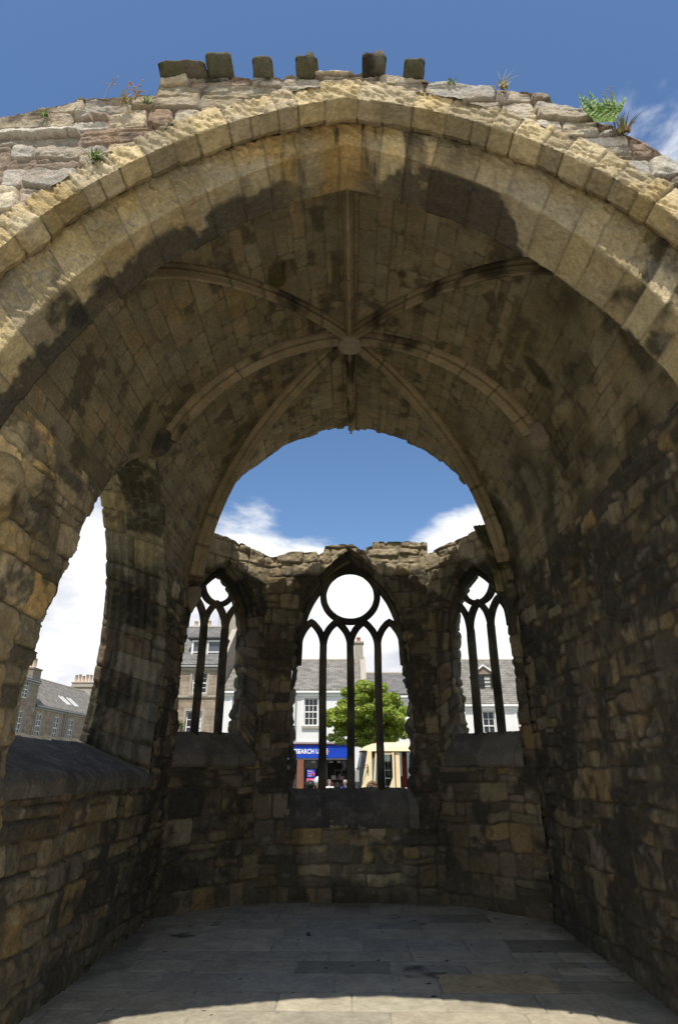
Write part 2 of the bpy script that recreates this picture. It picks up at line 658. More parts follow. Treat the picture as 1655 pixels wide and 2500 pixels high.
def stone_cols(V, pal, seed, stain=0.4, stone=0.35):
    """colours for carved stone that is swept rather than laid: pieces of length 'stone' get own tones"""
    n_m, n_f = fbm(V * 6 + seed, 3, seed), fbm(V * 24 + seed, 3, seed + 1)
    pl = np.array(PAL[pal])
    base = pl[(np.clip(fbm(V * 1.7 + 3 * seed, 2, seed + 2) * 1.4 - .2, 0, .999) * len(pl)).astype(int)] * .5 + pl.mean(0) * .5
    c = base * (.75 + .5 * n_m[:, None]) * (.8 + .4 * n_f[:, None])
    s = sstep(fbm(V * 1.6 + 5, 4, seed + 3, .6) + .1 * (n_f - .5), .62 - stain * .27, .74 - stain * .22)[:, None] * .85
    return np.clip(c * (1 - s) + np.array((.04, .036, .03)) * s, .008, .9)


def bumpy(V, amp, f, seed):
    d = np.stack([fbm(V * f + 7 * k, 3, seed + k) - .5 for k in range(3)], -1)
    return V + d * 2 * amp

# ------------------------------------------------------------------ ground, street, floor (setting)
STREET = -0.62
W2 = 2.27                       # half width inside
VC, VR, VZ = 0.34, 2.61, 3.90   # vault arcs: centre offset, radius, springing
VA = math.acos(VC / VR)
Y0, Y1 = 3.30, 8.10             # chapel bay from the front arch to the apse


def vault_pt(s):
    a = VA - np.abs(s) / VR
    return np.sign(s) * (-VC + VR * np.cos(a)) * (np.abs(s) > 1e-9), VZ + VR * np.sin(a)


def vault_s_of_x(x):
    return math.copysign((VA - math.acos(min(1, (abs(x) + VC) / VR))) * VR, x)


M_GRASS_G = noise_mat('lawn', (.035, .06, .015), (.07, .10, .028), 3.0, 0.95, 0.5, 60)
M_ASPHALT = noise_mat('asphalt', (.045, .045, .047), (.065, .064, .062), 8.0, 0.9, 0.3, 80)
M_PAVING = brick_mat('street_paving', (.30, .29, .27), (.25, .245, .23), (.12, .12, .11), .6, .45, .008, 'XY', .85, .15)
M_KERB = noise_mat('kerb_stone', (.24, .235, .225), (.32, .31, .29), 9, .85, .2)

gx = np.r_[np.linspace(-900, -30, 12), np.linspace(-25, 25, 40), np.linspace(30, 900, 12)]
gy = np.r_[np.linspace(-900, -20, 10), np.linspace(-15, 25, 50), np.linspace(30, 900, 12)]
GX, GY = np.meshgrid(gx, gy, indexing='ij')
GZ = STREET - 0.004 - 0.05 + 0.57 * (1 - sstep(GY, 11.5, 15.5)) * (1 - sstep(np.abs(GX), 7, 13))
g = grid_mesh('ground', np.stack([GX, GY, GZ], -1), np.ones(GX.shape + (3,)) * .05, M_GRASS_G, flip=False)
tag(g, kind='structure')
mb = MB()
mb.box(-900, 900, 15.8, 18.4, STREET - .3, STREET)
tag(mb.build('pavement', M_PAVING), kind='structure')
mb = MB()
mb.box(-900, 900, 18.56, 28.9, STREET - .3, STREET - .11)
tag(mb.build('road', M_ASPHALT), kind='structure')
mb = MB()
mb.box(-11.0, 900, 29.06, 62, STREET - .3, STREET)
tag(mb.build('pavement', M_PAVING), kind='structure')
mb = MB()
mb.box(-900, 900, 18.402, 18.558, STREET - .3, STREET + .006, .015)
mb.box(-11.0, 900, 28.902, 29.058, STREET - .3, STREET + .006, .015)
tag(mb.build('kerb', M_KERB), kind='structure')

M_BOUNCE = brick_mat('bounce_paving', (.46, .43, .37), (.42, .395, .34), (.30, .28, .24), .8, .55, .012, 'XY', .9, .2)
mb = MB()
mb.box(-13, 13, -18, 2.55, -.3, -.018)  # unseen pale paving, added to bounce sunlight up onto the arch and vault
tag(mb.build('bounce_forecourt', M_BOUNCE), kind='structure')

# flagged floor
fx = np.arange(-2.4, 2.41, 0.0135)
fy = np.arange(4.4, 9.15, 0.0135)
FX, FY = np.meshgrid(fx, fy, indexing='ij')
FP = np.stack([FX, FY, np.zeros_like(FX)], -1)


def floor_cmod(c, P, prof):
    p = P.reshape(-1, 3)
    _, _, sid, _, _ = pattern(p[:, 0], p[:, 1], 21, (.28, .46), (.40, .95), .22, .004)
    r = ihash(sid, 31).reshape(P.shape[:2])[..., None]
    c = np.where(r > .94, c * np.array((.66, .66, .64)), c)
    c = np.where((r < .018), np.array((.35, .315, .24)) * (c / .35), c)
    d = np.minimum(W2 - np.abs(P[..., 0]), 9.0 - P[..., 1])
    moss = sstep(.30 - d + .5 * (fbm(P * 3, 4, 5) - .5), 0, .35)[..., None] * .6
    c = c * (1 - moss) + np.array((.075, .08, .05)) * moss
    # droppings and leaf litter specks
    sp = vnoise(P * 13.0, 91)
    sp2 = vnoise(P * 3.1, 92)
    k = ((sp > .965) & (sp2 > .45))[..., None]
    c = c * np.array((1.07, 1.0, .86))
    return np.where(k, np.array((.03, .028, .025)), c)


fl = stone_skin('floor', FP, FX, FY, (0, 0, 1, 0), M_FLOOR, cmod=floor_cmod, pal='floor', seed=21, hr=(.28, .46), wr=(.40, .95), split=.22,
                warp=.004, joint=.007, edge=.012, depth=.006, off=.003, rough=.0022, stain=-.5, tone=.10, och_k=0)
tag(fl, kind='structure')
cx = np.arange(-3.4, 3.41, 0.04)
cy = np.arange(1.8, 4.43, 0.04)
CX, CY = np.meshgrid(cx, cy, indexing='ij')
f2 = stone_skin('floor', np.stack([CX, CY, CX * 0 - .006], -1), CX, CY, (0, 0, 1, 0), M_FLOOR, pal='floor', seed=23, hr=(.35, .5), wr=(.5, .9), joint=.015,
                edge=.03, depth=.006, off=.003, rough=.003, stain=.1)
tag(f2, kind='structure')

# ------------------------------------------------------------------ the ruined chapel
CH = empty('ruined_chapel', (0, 5.5, 0), 0, 'roofless sandstone chapel ruin with a broad pointed front arch, ribbed vault and traceried windows', 'chapel')
CHI = Matrix.Translation((0, -5.5, 0))


def own(o, parent=CH):
    """parent an object built in world space to the chapel or to one of its parts"""
    o.parent = parent
    if parent is CH:
        o.matrix_parent_inverse = CHI
    return o


# opening in the left wall, as (y, z) outlines on the inner and outer faces, from near sill over the arch to far sill
OPEN_IN = smooth_line([(4.19, 1.50), (4.19, 1.75), (4.22, 2.15), (4.31, 2.45), (4.45, 2.93), (4.66, 3.46), (4.92, 3.95), (5.25, 4.45), (5.72, 4.80),
                       (6.15, 4.66), (6.55, 4.42), (6.92, 4.05), (7.22, 3.55), (7.40, 3.0), (7.40, 2.4), (7.35, 1.9), (7.32, 1.50)], 2)
OPEN_OUT = smooth_line([(4.24, 1.75), (4.24, 1.9), (4.27, 2.25), (4.37, 2.6), (4.52, 3.05), (4.74, 3.60), (4.98, 4.15), (5.35, 4.75), (5.85, 5.08),
                        (6.30, 4.90), (6.64, 4.65), (6.92, 4.28), (7.14, 3.88), (7.26, 3.3), (7.27, 2.6), (7.26, 2.2), (7.15, 1.75)], 2)
XO = 3.03    # outer face of the side walls


def shrink(poly, d):
    p = np.array(poly)
    c = p.mean(0)
    return c + (p - c) * (1 - d)


def qmask(A, B, poly):
    """True where a grid quad lies not wholly inside the polygon"""
    ins = inpoly(A, B, poly)
    return ~(ins[:-1, :-1] & ins[1:, :-1] & ins[1:, 1:] & ins[:-1, 1:])


def wall_cmod(side):
    def f(c, P, prof):
        z = P[..., 2]
        n = fbm(P * 1.9 + 40, 4, 55)
        # paler high on the wall, green algae low down
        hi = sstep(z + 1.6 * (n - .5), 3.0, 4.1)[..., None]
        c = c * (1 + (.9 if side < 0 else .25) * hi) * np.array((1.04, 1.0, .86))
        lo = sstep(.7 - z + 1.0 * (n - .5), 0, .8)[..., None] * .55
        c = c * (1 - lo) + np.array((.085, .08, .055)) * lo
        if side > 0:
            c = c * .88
        if side < 0:   # light from the front painted in: brighter, yellower stone towards it
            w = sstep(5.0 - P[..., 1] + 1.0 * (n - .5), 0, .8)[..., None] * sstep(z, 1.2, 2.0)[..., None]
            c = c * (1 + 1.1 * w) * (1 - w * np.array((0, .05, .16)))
        return c
    return f


RES = 0.0145
yy = np.arange(Y0 - .06, Y1 + .04, RES)
zz = np.arange(-.06, 3.93, RES)
for side in (-1, 1):
    Yg, Zg = np.meshgrid(yy, zz, indexing='ij')
    P = np.stack([np.full_like(Yg, side * (W2)), Yg, Zg], -1)
    mk = qmask(Yg, Zg, shrink(OPEN_IN, .012)) if side < 0 else None
    ex = None
    wf = sstep(3.93 - Zg, 0, .3) * .9 + .1
    if side < 0:     # big round-worn blocks of the ruined near jamb
        ex = .05 * sstep(4.75 - Yg, 0, .5) * (fbm(P * 2.3 + 4, 2, 71) - .35)
    else:
        pit = np.exp(-(((Yg - 4.93) / .10) ** 2 + ((Zg - 1.95) / .06) ** 2)) + .8 * np.exp(-(((Yg - 5.6) / .05) ** 2 + ((Zg - 1.62) / .04) ** 2)) + .8 * np.exp(-(((Yg - 6.3) / .03) ** 2 + ((Zg - 3.55) / .05) ** 2))
        ex = -.16 * pit
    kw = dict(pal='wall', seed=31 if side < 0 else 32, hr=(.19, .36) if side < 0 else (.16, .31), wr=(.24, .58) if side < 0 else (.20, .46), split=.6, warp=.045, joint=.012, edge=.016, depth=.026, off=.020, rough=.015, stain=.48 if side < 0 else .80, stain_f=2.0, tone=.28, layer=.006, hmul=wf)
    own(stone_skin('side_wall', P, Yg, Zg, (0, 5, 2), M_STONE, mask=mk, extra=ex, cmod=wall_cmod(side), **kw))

# vault web, its broken far edge, the outer shell
S_MAX = VA * VR + 0.02
ss = np.arange(-S_MAX, S_MAX + .001, .0145)
nv = int((Y1 - 2.98) / .016)
tv = np.linspace(0, 1, nv)
# each course of the web breaks off at its own length
r9 = np.random.default_rng(5)
ye = np.zeros_like(ss)
k = -S_MAX
while k < S_MAX:
    w = r9.uniform(.07, .17)
    ye[(ss >= k) & (ss < k + w)] = 8.06 + r9.uniform(-.04, .03) + (.045 if r9.random() > .9 else 0)
    k += w
ye += (fbm(np.stack([ss * 9, ss * 0, ss * 0], -1), 3, 4) - .5) * .035
Sg = np.repeat(ss[:, None], nv, 1)
Yg = 2.98 + (ye[:, None] - 2.98) * tv[None, :]
vx, vz = vault_pt(ss)
P = np.stack([np.repeat(vx[:, None], nv, 1), Yg, np.repeat(vz[:, None], nv, 1)], -1)
mk = ~(inpoly(Yg, P[..., 2], shrink(OPEN_IN, .012)) & (P[..., 0] < 0))
mk = mk[:-1, :-1] | mk[1:, :-1] | mk[1:, 1:] | mk[:-1, 1:]
vfade = sstep(S_MAX - np.abs(Sg), .0, .25) * .9 + .1
slot = np.exp(-((np.maximum(np.abs(Sg + .62) - .035, 0) / .022) ** 2 + (np.maximum(np.abs(Yg - 4.72) - .10, 0) / .025) ** 2))


def vault_cmod(c, P, prof):
    n = fbm(P * 2.2 + 3, 4, 61)
    # green algae round the slot and below an old socket on the left
    def blot(s0, y0, rs, ry, col, c, a=.8):
        m = sstep(np.exp(-(((Sg - s0) / rs) ** 2 + ((Yg - y0) / ry) ** 2)) + .7 * (n - .5), .45, .75)[..., None] * a
        return c * (1 - m) + np.array(col) * m
    c = blot(-.74, 4.74, .16, .22, (.085, .08, .03), c)
    c = blot(.58, 4.80, .10, .12, (.075, .07, .03), c)
    c = blot(-2.75, 5.15, .30, .13, (.075, .065, .03), c)
    c = blot(2.3, 5.0, .35, .14, (.05, .042, .03), c)
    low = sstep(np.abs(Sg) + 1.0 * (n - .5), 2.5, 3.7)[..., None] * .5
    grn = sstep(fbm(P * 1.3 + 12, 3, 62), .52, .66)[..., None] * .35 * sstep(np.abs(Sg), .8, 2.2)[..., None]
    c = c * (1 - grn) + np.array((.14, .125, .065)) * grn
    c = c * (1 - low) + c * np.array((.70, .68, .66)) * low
    rt = sstep(P[..., 0] - 1.75 + .9 * (n - .5), 0, .5)[..., None]
    c = c * (1 - .5 * rt * sstep(n, .42, .6)[..., None])
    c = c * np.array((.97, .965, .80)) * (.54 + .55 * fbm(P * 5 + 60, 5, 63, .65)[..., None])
    return c


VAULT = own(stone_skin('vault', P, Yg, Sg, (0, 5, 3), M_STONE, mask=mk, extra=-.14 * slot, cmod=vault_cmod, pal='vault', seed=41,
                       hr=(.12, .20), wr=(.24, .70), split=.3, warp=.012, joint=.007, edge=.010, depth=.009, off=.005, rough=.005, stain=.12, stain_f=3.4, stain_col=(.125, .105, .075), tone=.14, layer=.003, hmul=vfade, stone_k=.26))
VAULT['label'] = 'stained stone web of the pointed vault broken off at its far end'
# broken edge
nx_, nz_ = vx + VC * np.sign(vx + 1e-9), vz - VZ
nl = np.hypot(nx_, nz_)
nx_, nz_ = nx_ / nl, nz_ / nl
TH_ = .07
tt = np.linspace(-.005, TH_, 9)
Pe = np.stack([vx[:, None] + nx_[:, None] * tt, np.repeat(ye[:, None], 9, 1), vz[:, None] + nz_[:, None] * tt], -1)
Pe[..., 1] += (fbm(Pe * 16, 3, 8) - .5) * .03
ce = stone_cols(Pe.reshape(-1, 3), 'vault', 4).reshape(Pe.shape)
own(grid_mesh('vault_edge', Pe, ce, M_STONE), VAULT).matrix_parent_inverse = CHI


def own2(o, part):
    """third level: parent to a part whose own world matrix is the identity"""
    o.parent = part
    return o


for o in list(VAULT.children):
    o.matrix_parent_inverse = Matrix.Identity(4)

# outer shell: wall outside, haunch, extrados
prof = [(-XO, -.65), (-XO, 5.2), (-1.72, 5.72)]
s_lo = vault_s_of_x(1.66)
for s in np.linspace(-s_lo, s_lo, 40):
    x, z = vault_pt(np.array(s))
    nxx, nzz = (x + VC * np.sign(s)), z - VZ
    L = math.hypot(nxx, nzz)
    prof.append((float(x + nxx / L * TH_), float(z + nzz / L * TH_)))
prof += [(1.72, 5.72), (XO, 5.2), (XO, -.65)]
pr, pt = resample(prof, 300)
ys = np.linspace(3.31, Y1, 110)
ysg = np.repeat(ys[None, :], 300, 0).copy()
over = np.abs(pr[:, 0]) < 1.72
ye_i = np.interp(np.where(over, pr[:, 0], 0), vx, ye)
ysg[over] = 3.31 + (ye_i[over][:, None] - 3.31) * np.linspace(0, 1, 110)[None, :]
Po = np.stack([np.repeat(pr[:, :1], 110, 1), ysg, np.repeat(pr[:, 1:], 110, 1)], -1)
thick = .22 * sstep(7.6 - ysg, 0, .4) * over[:, None]      # unseen shell thickened to keep sun off the slot, thin at the break
Po[..., 0] += thick * np.repeat((pr[:, :1] + VC * np.sign(pr[:, :1])) / 2.7, 110, 1)
Po[..., 2] += thick * np.repeat((pr[:, 1:] - VZ) / 2.7, 110, 1)
mk = ~(inpoly(ysg, Po[..., 2], shrink(OPEN_OUT, -.04)) & (Po[..., 0] < 0))
mk = mk[:-1, :-1] | mk[1:, :-1] | mk[1:, 1:] | mk[:-1, 1:]
own(stone_skin('outer_wall', Po, ysg, np.repeat(pt[:, None], 110, 1), (0, 5, 30), M_STONE, mask=mk, pal='pale', seed=43, hr=(.22, .34), wr=(.3, .6),
               joint=.03, edge=.06, depth=.01, off=.006, rough=.006, stain=.35))


def reveal(name, outs, dirs, seed, parent, toward, n=260, nd=56, pal='wall', flute=None, lo_rough=0.0, sill_z=0, cmod=None, **kw):
    """loft a reveal through several outlines given as 3D polylines, 'dirs' their depth coordinate"""
    R3 = [resample(o, n) for o in outs]
    dd = np.linspace(dirs[0], dirs[-1], nd)
    P = np.zeros((n, nd, 3))
    for j, d in enumerate(dd):
        i = min(np.searchsorted(dirs, d, side='right') - 1, len(dirs) - 2)
        f = (d - dirs[i]) / (dirs[i + 1] - dirs[i])
        P[:, j] = R3[i][0] * (1 - f) + R3[i + 1][0] * f
    L = np.repeat(R3[0][1][:, None], nd, 1)
    D = np.repeat(dd[None, :], n, 0)
    ex = flute(L, D, P) if flute else None
    # normals of a closed-ish loop all face the axis of the opening
    k = dict(pal=pal, seed=seed, hr=(.2, .36), wr=(.22, .45), split=.25, warp=.02, joint=.012, edge=.05, depth=.03, off=.02, rough=.012, stain=.5, tone=.25)
    k.update(kw)
    N = normals(P)
    cen = P.reshape(-1, 3).mean(0)
    s = 1.0 if ((cen - P) * N).sum() > 0 else -1.0
    h, c, prof = masonry(D, L, P, **k)
    if ex is not None:
        h = h + ex
    if cmod is not None:
        c = cmod(c, P, prof)
    return own2(grid_mesh(name, P + N * s * h[..., None], c, M_STONE, None, None, flip=(s < 0)), parent) if parent else grid_mesh(name, P + N * s * h[..., None], c, M_STONE, None, None, flip=(s < 0))


def open_flute(L, D, P):
    far = (P[..., 1] > 5.8)
    up = sstep(P[..., 2], 2.9, 3.6)
    fl_ = -.045 * np.abs(np.sin((D - .08) * math.pi / .105)) ** 1.2 * (D > .08) * (D < .74)
    lumps = .09 * (fbm(P * 3.1 + 2, 3, 81) - .42) * (1 - up * .8)
    bulge = .10 * sstep(2.75 - P[..., 2], 0, .9) * far
    near_l = .12 * (fbm(np.stack([P[..., 1] * 0, P[..., 1] * 0, P[..., 2] * 4.3], -1), 2, 82) - .45) * (~far) * (1 - up)
    return fl_ * far * (.55 + .45 * up) + lumps + bulge + near_l


o_in = [(-W2 + (0.0 if z < 3.9 else .11 * min(1, (z - 3.9) / .9)), y, z) for y, z in OPEN_IN]
o_out = [(-XO - .02, y, z) for y, z in OPEN_OUT]


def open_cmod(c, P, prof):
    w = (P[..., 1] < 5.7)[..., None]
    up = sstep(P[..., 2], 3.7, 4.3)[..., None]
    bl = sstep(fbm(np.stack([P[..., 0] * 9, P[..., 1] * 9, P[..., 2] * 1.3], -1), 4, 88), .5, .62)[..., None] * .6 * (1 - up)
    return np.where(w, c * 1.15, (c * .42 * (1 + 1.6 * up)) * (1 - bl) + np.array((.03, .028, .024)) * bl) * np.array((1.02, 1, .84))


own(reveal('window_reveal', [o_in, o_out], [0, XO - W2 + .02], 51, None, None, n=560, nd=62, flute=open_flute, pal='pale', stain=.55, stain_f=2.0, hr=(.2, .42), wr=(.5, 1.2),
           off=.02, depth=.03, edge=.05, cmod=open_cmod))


def sill(name, prof_pts, o, t, nrm, L, seed, pal='wall', s0=0.0, blocks=3, jt=.008):
    """sloping sill: (depth, z) profile swept along tangent t from o; depth runs along nrm (outwards)"""
    q, qt = resample(prof_pts, 46)
    s = np.arange(s0, L + 1e-6, .016)
    P = np.array(o)[None, None, :] + np.array(t)[None, None, :] * s[:, None, None] + np.array(nrm)[None, None, :] * q[None, :, :1] + np.array((0, 0, 1.0))[None, None, :] * q[None, :, 1:]
    Sg_, Tg_ = np.meshgrid(s, qt, indexing='ij')
    pat = pattern(Tg_.ravel(), Sg_.ravel(), seed, ((L - s0) / blocks * .8, (L - s0) / blocks * 1.15), (40, 50), 0, .004)

    def cm(c, P_, prof):
        q = fbm(np.stack([P_[..., 0] * 5, P_[..., 1] * 5, P_[..., 2] * 1.5], -1), 4, seed)[..., None]
        w = sstep(fbm(P_ * 9, 4, seed + 1), .60, .72)[..., None] * .5
        return (c * .55 + np.array((.060, .055, .044)) * (.35 + 1.1 * q)) * (1 - w) + np.array((.17, .165, .14)) * w
    return stone_skin(name, P, Tg_, Sg_, (-nrm[0], -nrm[1], 1.0, 0), M_STONE, pal=pal, seed=seed, hr=(.3, .5), wr=(40, 50), joint=jt, edge=.018, depth=.016, tone=.35,
                      off=.006, rough=.006, stain=.5, pat=pat, cmod=cm)


own(sill('sill', [(-.02, 1.40), (-.035, 1.50), (.02, 1.57), (.80, 1.89)], (-W2, 4.0, 0), (0, 1, 0), (-1, 0, 0), 3.42, 61, s0=.05, blocks=6, jt=.022))

# ---- apse: three walls with traceried windows
HUGE = 1e3


def pointed(half, spring, apex, n=26):
    """points (s, z) of a pointed arch from left springing to right springing about s=0"""
    h = apex - spring
    Rr = (half + h * h / half) / 2
    c = Rr - half
    a1 = math.acos(max(-1, min(1, c / Rr))) if Rr > 0 else 0
    if c < 0:
        a1 = math.pi - math.acos(-c / Rr) if -c / Rr <= 1 else math.pi / 2
    rt = [(-c + Rr * math.cos(a), spring + Rr * math.sin(a)) for a in np.linspace(0, a1, n)]
    lf = [(-x, z) for x, z in rt]
    return lf + rt[::-1][1:]


def bar_section(w, d):
    return [(-w / 2, -.012), (-w * .22, -d / 2), (w * .22, -d / 2), (w / 2, -.012), (w / 2, .012), (w * .22, d / 2), (-w * .22, d / 2), (-w / 2, .012)]


def bar(pts, w, d, o, t, nrm, s0, depth, closed=False):
    """tracery bar along 2D points (s, z) lying in the wall plane at 'depth' behind the inner face"""
    p = np.array(pts, float)
    if closed:
        tg = np.roll(p, -1, 0) - np.roll(p, 1, 0)
    else:
        tg = np.gradient(p, axis=0)
    tg /= np.linalg.norm(tg, axis=1, keepdims=True)
    lat = np.stack([-tg[:, 1], tg[:, 0]], -1)
    o, t, nrm = (np.array(k, float) for k in (o, t, nrm))
    up = np.array((0, 0, 1.0))
    path = o + t * (p[:, :1] + s0) + up * p[:, 1:] + nrm * depth
    A = t * lat[:, :1] + up * lat[:, 1:]
    B = np.repeat(nrm[None], len(p), 0)
    return sweep(path, A, B, bar_section(w, d), closed)


def tracery_obj(name, parts, seed):
    V, Q = join_parts(parts)
    V = bumpy(V, .0035, 14, seed)
    c = stone_cols(V, 'wall', seed, .55) * .62
    return raw_mesh(name, V, Q, c, M_STONE)


def apse_wall(p0, p1, top_fn, win, seed, clean=0.0):
    p0, p1 = np.array(p0), np.array(p1)
    L = np.linalg.norm(p1 - p0)
    t2 = (p1 - p0) / L
    n2 = np.array([t2[1], -t2[0]])
    if n2[1] < 0:
        n2 = -n2
    o = (p0[0], p0[1], 0.0)
    t, nr = (t2[0], t2[1], 0.0), (n2[0], n2[1], 0.0)
    T3, N3, O3 = np.array(t), np.array(nr), np.array(o)

    def W(s, z, d):
        return O3 + T3 * s + N3 * d + np.array((0, 0, 1.0)) * z
    sc = win['s']
    hw, spr, apx, z0 = win['half'], win['spring'], win['apex'], win['sill']
    ih, ispr, iapx, iz0 = win['ihalf'], win['ispring'], win['iapex'], win['isill']
    r = np.random.default_rng(seed)

    def outline(h, sp, ap, zb, widen):
        zs_ = np.arange(zb, sp, .05)
        wl_ = [widen * math.sin(math.pi * min(1, max(0, (z - zb) / (sp - zb)))) ** 1.5 for z in zs_]
        lf = [(-(h + w_), z) for z, w_ in zip(zs_, wl_)]
        rt = [((h + w_), z) for z, w_ in zip(zs_, wl_)]
        return np.array(lf + pointed(h, sp, ap) + rt[::-1])
    oi = outline(ih, ispr, iapx, iz0, win['widen'])
    ot = outline(hw, spr, apx, z0, win['widen'])
    clampi = lambda q: np.stack([np.clip(q[:, 0] + sc, .02, L - .02), q[:, 1]], -1)
    oi_s, ot_s = clampi(oi), clampi(ot)
    # inner face
    s = np.arange(-.035, L + .045, .0145)
    top = np.array([top_fn(min(max(a, 0), L)) for a in s])
    nvv = 330
    v = np.linspace(0, 1, nvv)
    Sg_ = np.repeat(s[:, None], nvv, 1)
    Zg_ = -.06 + (top[:, None] + .06) * v[None, :]
    P = O3 + T3 * Sg_[..., None] + Zg_[..., None] * np.array((0, 0, 1.0))
    mk = qmask(Sg_, Zg_, shrink(oi_s, .01))

    def cm(c, P_, prof):
        n = fbm(P_ * 2 + 7, 4, seed + 2)
        hi = sstep(P_[..., 2] + .6 * (n - .5), 4.3, 4.55)[..., None]
        fac = PAL['facade'][1] * (.45 + .8 * fbm(P_ * 9, 4, 3)[..., None]) * (.6 + .4 * prof[..., None])
        c = c * (1 - .88 * hi) + fac * .88 * hi
        # green damp below the sills, paler repaired patch under the middle window
        lo = sstep(.5 - P_[..., 2] + .9 * (n - .5), 0, .5)[..., None] * .5
        c = c * (1 - lo) + np.array((.095, .09, .06)) * lo
        c = c * np.array((1.05, 1.0, .84))
        if clean:
            k_ = sstep(P_[..., 2] + .3 * (n - .5), .05, .3) * sstep(1.05 - P_[..., 2], 0, .1) * sstep(1 - np.abs(Sg_ - sc) + .3 * (n - .5), .2, .4)
            c = c * (1 + clean * k_[..., None])
        return c
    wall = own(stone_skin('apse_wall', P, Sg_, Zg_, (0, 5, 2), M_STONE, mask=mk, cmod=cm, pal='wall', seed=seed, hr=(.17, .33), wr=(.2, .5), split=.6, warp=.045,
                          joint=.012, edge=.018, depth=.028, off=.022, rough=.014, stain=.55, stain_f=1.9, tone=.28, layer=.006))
    TD = .27
    # reveal through the wall: splay, tracery plane, outer splay
    f3 = lambda q, d: [W(a, b, d) for a, b in q]
    oo = outline(hw + .06, spr, apx + .06, z0 - .02, win['widen'])

    def fl_(Lg, D, P_):
        up = sstep(P_[..., 2], spr - .5, spr + .1)
        lump = .13 * (fbm(np.stack([P_[..., 0] * 1.5, P_[..., 1] * 1.5, P_[..., 2] * 5.2], -1), 3, seed + 5) - .50) * (1 - up)
        cap = .05 * np.exp(-((P_[..., 2] - spr + .02) / .05) ** 2) * (D > .12) * (D < .4)
        return -.022 * np.abs(np.sin(D * math.pi / .09)) * (D < .26) * (.4 + .6 * up) + lump + cap
    own2(reveal('window_reveal', [f3(oi_s, 0.0), f3(ot_s, TD), f3(clampi(oo), .58)], [0, TD, .58], seed + 1, None, None, n=430, nd=60, flute=fl_, stain=.6, hr=(.18, .34)), wall)
    own2(sill('sill', win['sprof'], o, t, nr, sc + ih + .03, seed + 2, s0=sc - ih - .03, blocks=win.get('blocks', 2)), wall)
    # outer face and wall head
    s2 = np.linspace(-.22, L + .22, 60)
    top2 = np.array([top_fn(min(max(a, 0), L)) for a in s2])
    v2 = np.linspace(0, 1, 90)
    S2 = np.repeat(s2[:, None], 90, 1)
    Z2 = -.7 + (top2[:, None] + .7) * v2[None]
    P2 = O3 + T3 * S2[..., None] + N3 * .6 + Z2[..., None] * np.array((0, 0, 1.0))
    mk2 = qmask(S2, Z2, shrink(clampi(oo), -.10))
    own2(stone_skin('outer_face', P2, S2, Z2, (0, 90, 2), M_STONE, mask=mk2, pal='pale', seed=seed + 3, hr=(.2, .34), wr=(.3, .6), joint=.03, edge=.06, depth=.01, off=.006,
                    rough=.005), wall)
    d = np.linspace(0, .6, 36)
    P3 = O3 + T3 * np.repeat(s[:, None], 36, 1)[..., None] + N3 * np.repeat(d[None], len(s), 0)[..., None] + np.repeat(top[:, None], 36, 1)[..., None] * np.array((0, 0, 1.0))
    own2(stone_skin('wall_head', P3, np.repeat(s[:, None], 36, 1), np.repeat(d[None], len(s), 0), (0, 0, 1, 0), M_FACE, pal='facade', seed=seed + 4, hr=(.2, .3), wr=(.25, .5),
                    edge=.05, depth=.03, off=.015, rough=.012, stain=.3), wall)
    # tracery
    dep = TD + .02
    parts = [bar([(q[0], q[1]) for q in outline(hw - .01, spr, apx - .02, z0, win['widen'] + .02)[win.get('cut', 34):-win.get('cut', 34)]], .10, .17, o, t, nr, sc, dep)]
    mw = win['mw']
    edges = [-hw] + list(win['mull']) + [hw]
    lsp, lap = win['lspring'], win['lapex']
    for i, (a, b) in enumerate(zip(edges[:-1], edges[1:])):
        m, hf = (a + b) / 2, (b - a) / 2
        parts.append(bar([(m + q[0], q[1]) for q in pointed(hf, lsp, lap, 14)], mw * .95, .15 - .004 * i, o, t, nr, sc, dep + .002 * i))
    rc, rr, rw = win['ring']
    ring = [(rr * math.cos(a), rc + rr * win.get('oval', 1.0) * math.sin(a)) for a in np.linspace(0, 2 * math.pi, 64, endpoint=False)]
    parts.append(bar(ring, rw, .158, o, t, nr, sc, dep + .003, True))
    for ex_ in win.get('extra', []):
        parts.append(bar(ex_, mw * .8, .14, o, t, nr, sc, dep + .001))
    tr = own(tracery_obj('window_tracery', parts, seed + 6))
    for m in win['mull']:
        own2(tracery_obj('mullion', [bar([(m + .004 * math.sin(z * 3 + m * 9), z) for z in np.linspace(z0 - .06, lsp + .03, 26)], mw, .165, o, t, nr, sc, dep + .005)], seed + 9), tr)
    return wall, tr


def top_poly(pts, seed, rough=.03):
    xs, zs_ = [p[0] for p in pts], [p[1] for p in pts]

    def f(s):
        q = np.array([[s * 5.5, seed, 0.0]])
        return float(np.interp(s, xs, zs_) + (fbm(q, 3, seed)[0] - .5) * 2 * rough)
    return f


PL, PR = (-1.27, 9.0), (1.20, 9.0)
mid_win = dict(s=1.27, half=.80, spring=3.30, apex=4.62, sill=1.33, ihalf=.88, ispring=3.2, iapex=4.84, isill=1.05, widen=.025, mw=.112, mull=(-.42, -.004, .415),
               lspring=3.30, lapex=3.69, ring=(4.105, .427, .105), oval=.97, blocks=3, sprof=[(-.01, .85), (-.03, .90), (-.03, 1.10), (.25, 1.335), (.5, 1.25)], cut=34)
mid_top = top_poly([(0, 4.66), (.2, 4.70), (.33, 4.75), (.74, 4.755), (.77, 4.70), (.85, 4.74), (.88, 4.84), (1.1, 4.875), (1.3, 4.87), (1.42, 4.80), (1.52, 4.77),
                    (1.53, 4.83), (1.63, 4.84), (1.64, 4.91), (2.47, 4.90)], 3, .012)
MIDW, MIDT = apse_wall(PL, PR, mid_top, mid_win, 101, clean=.9)
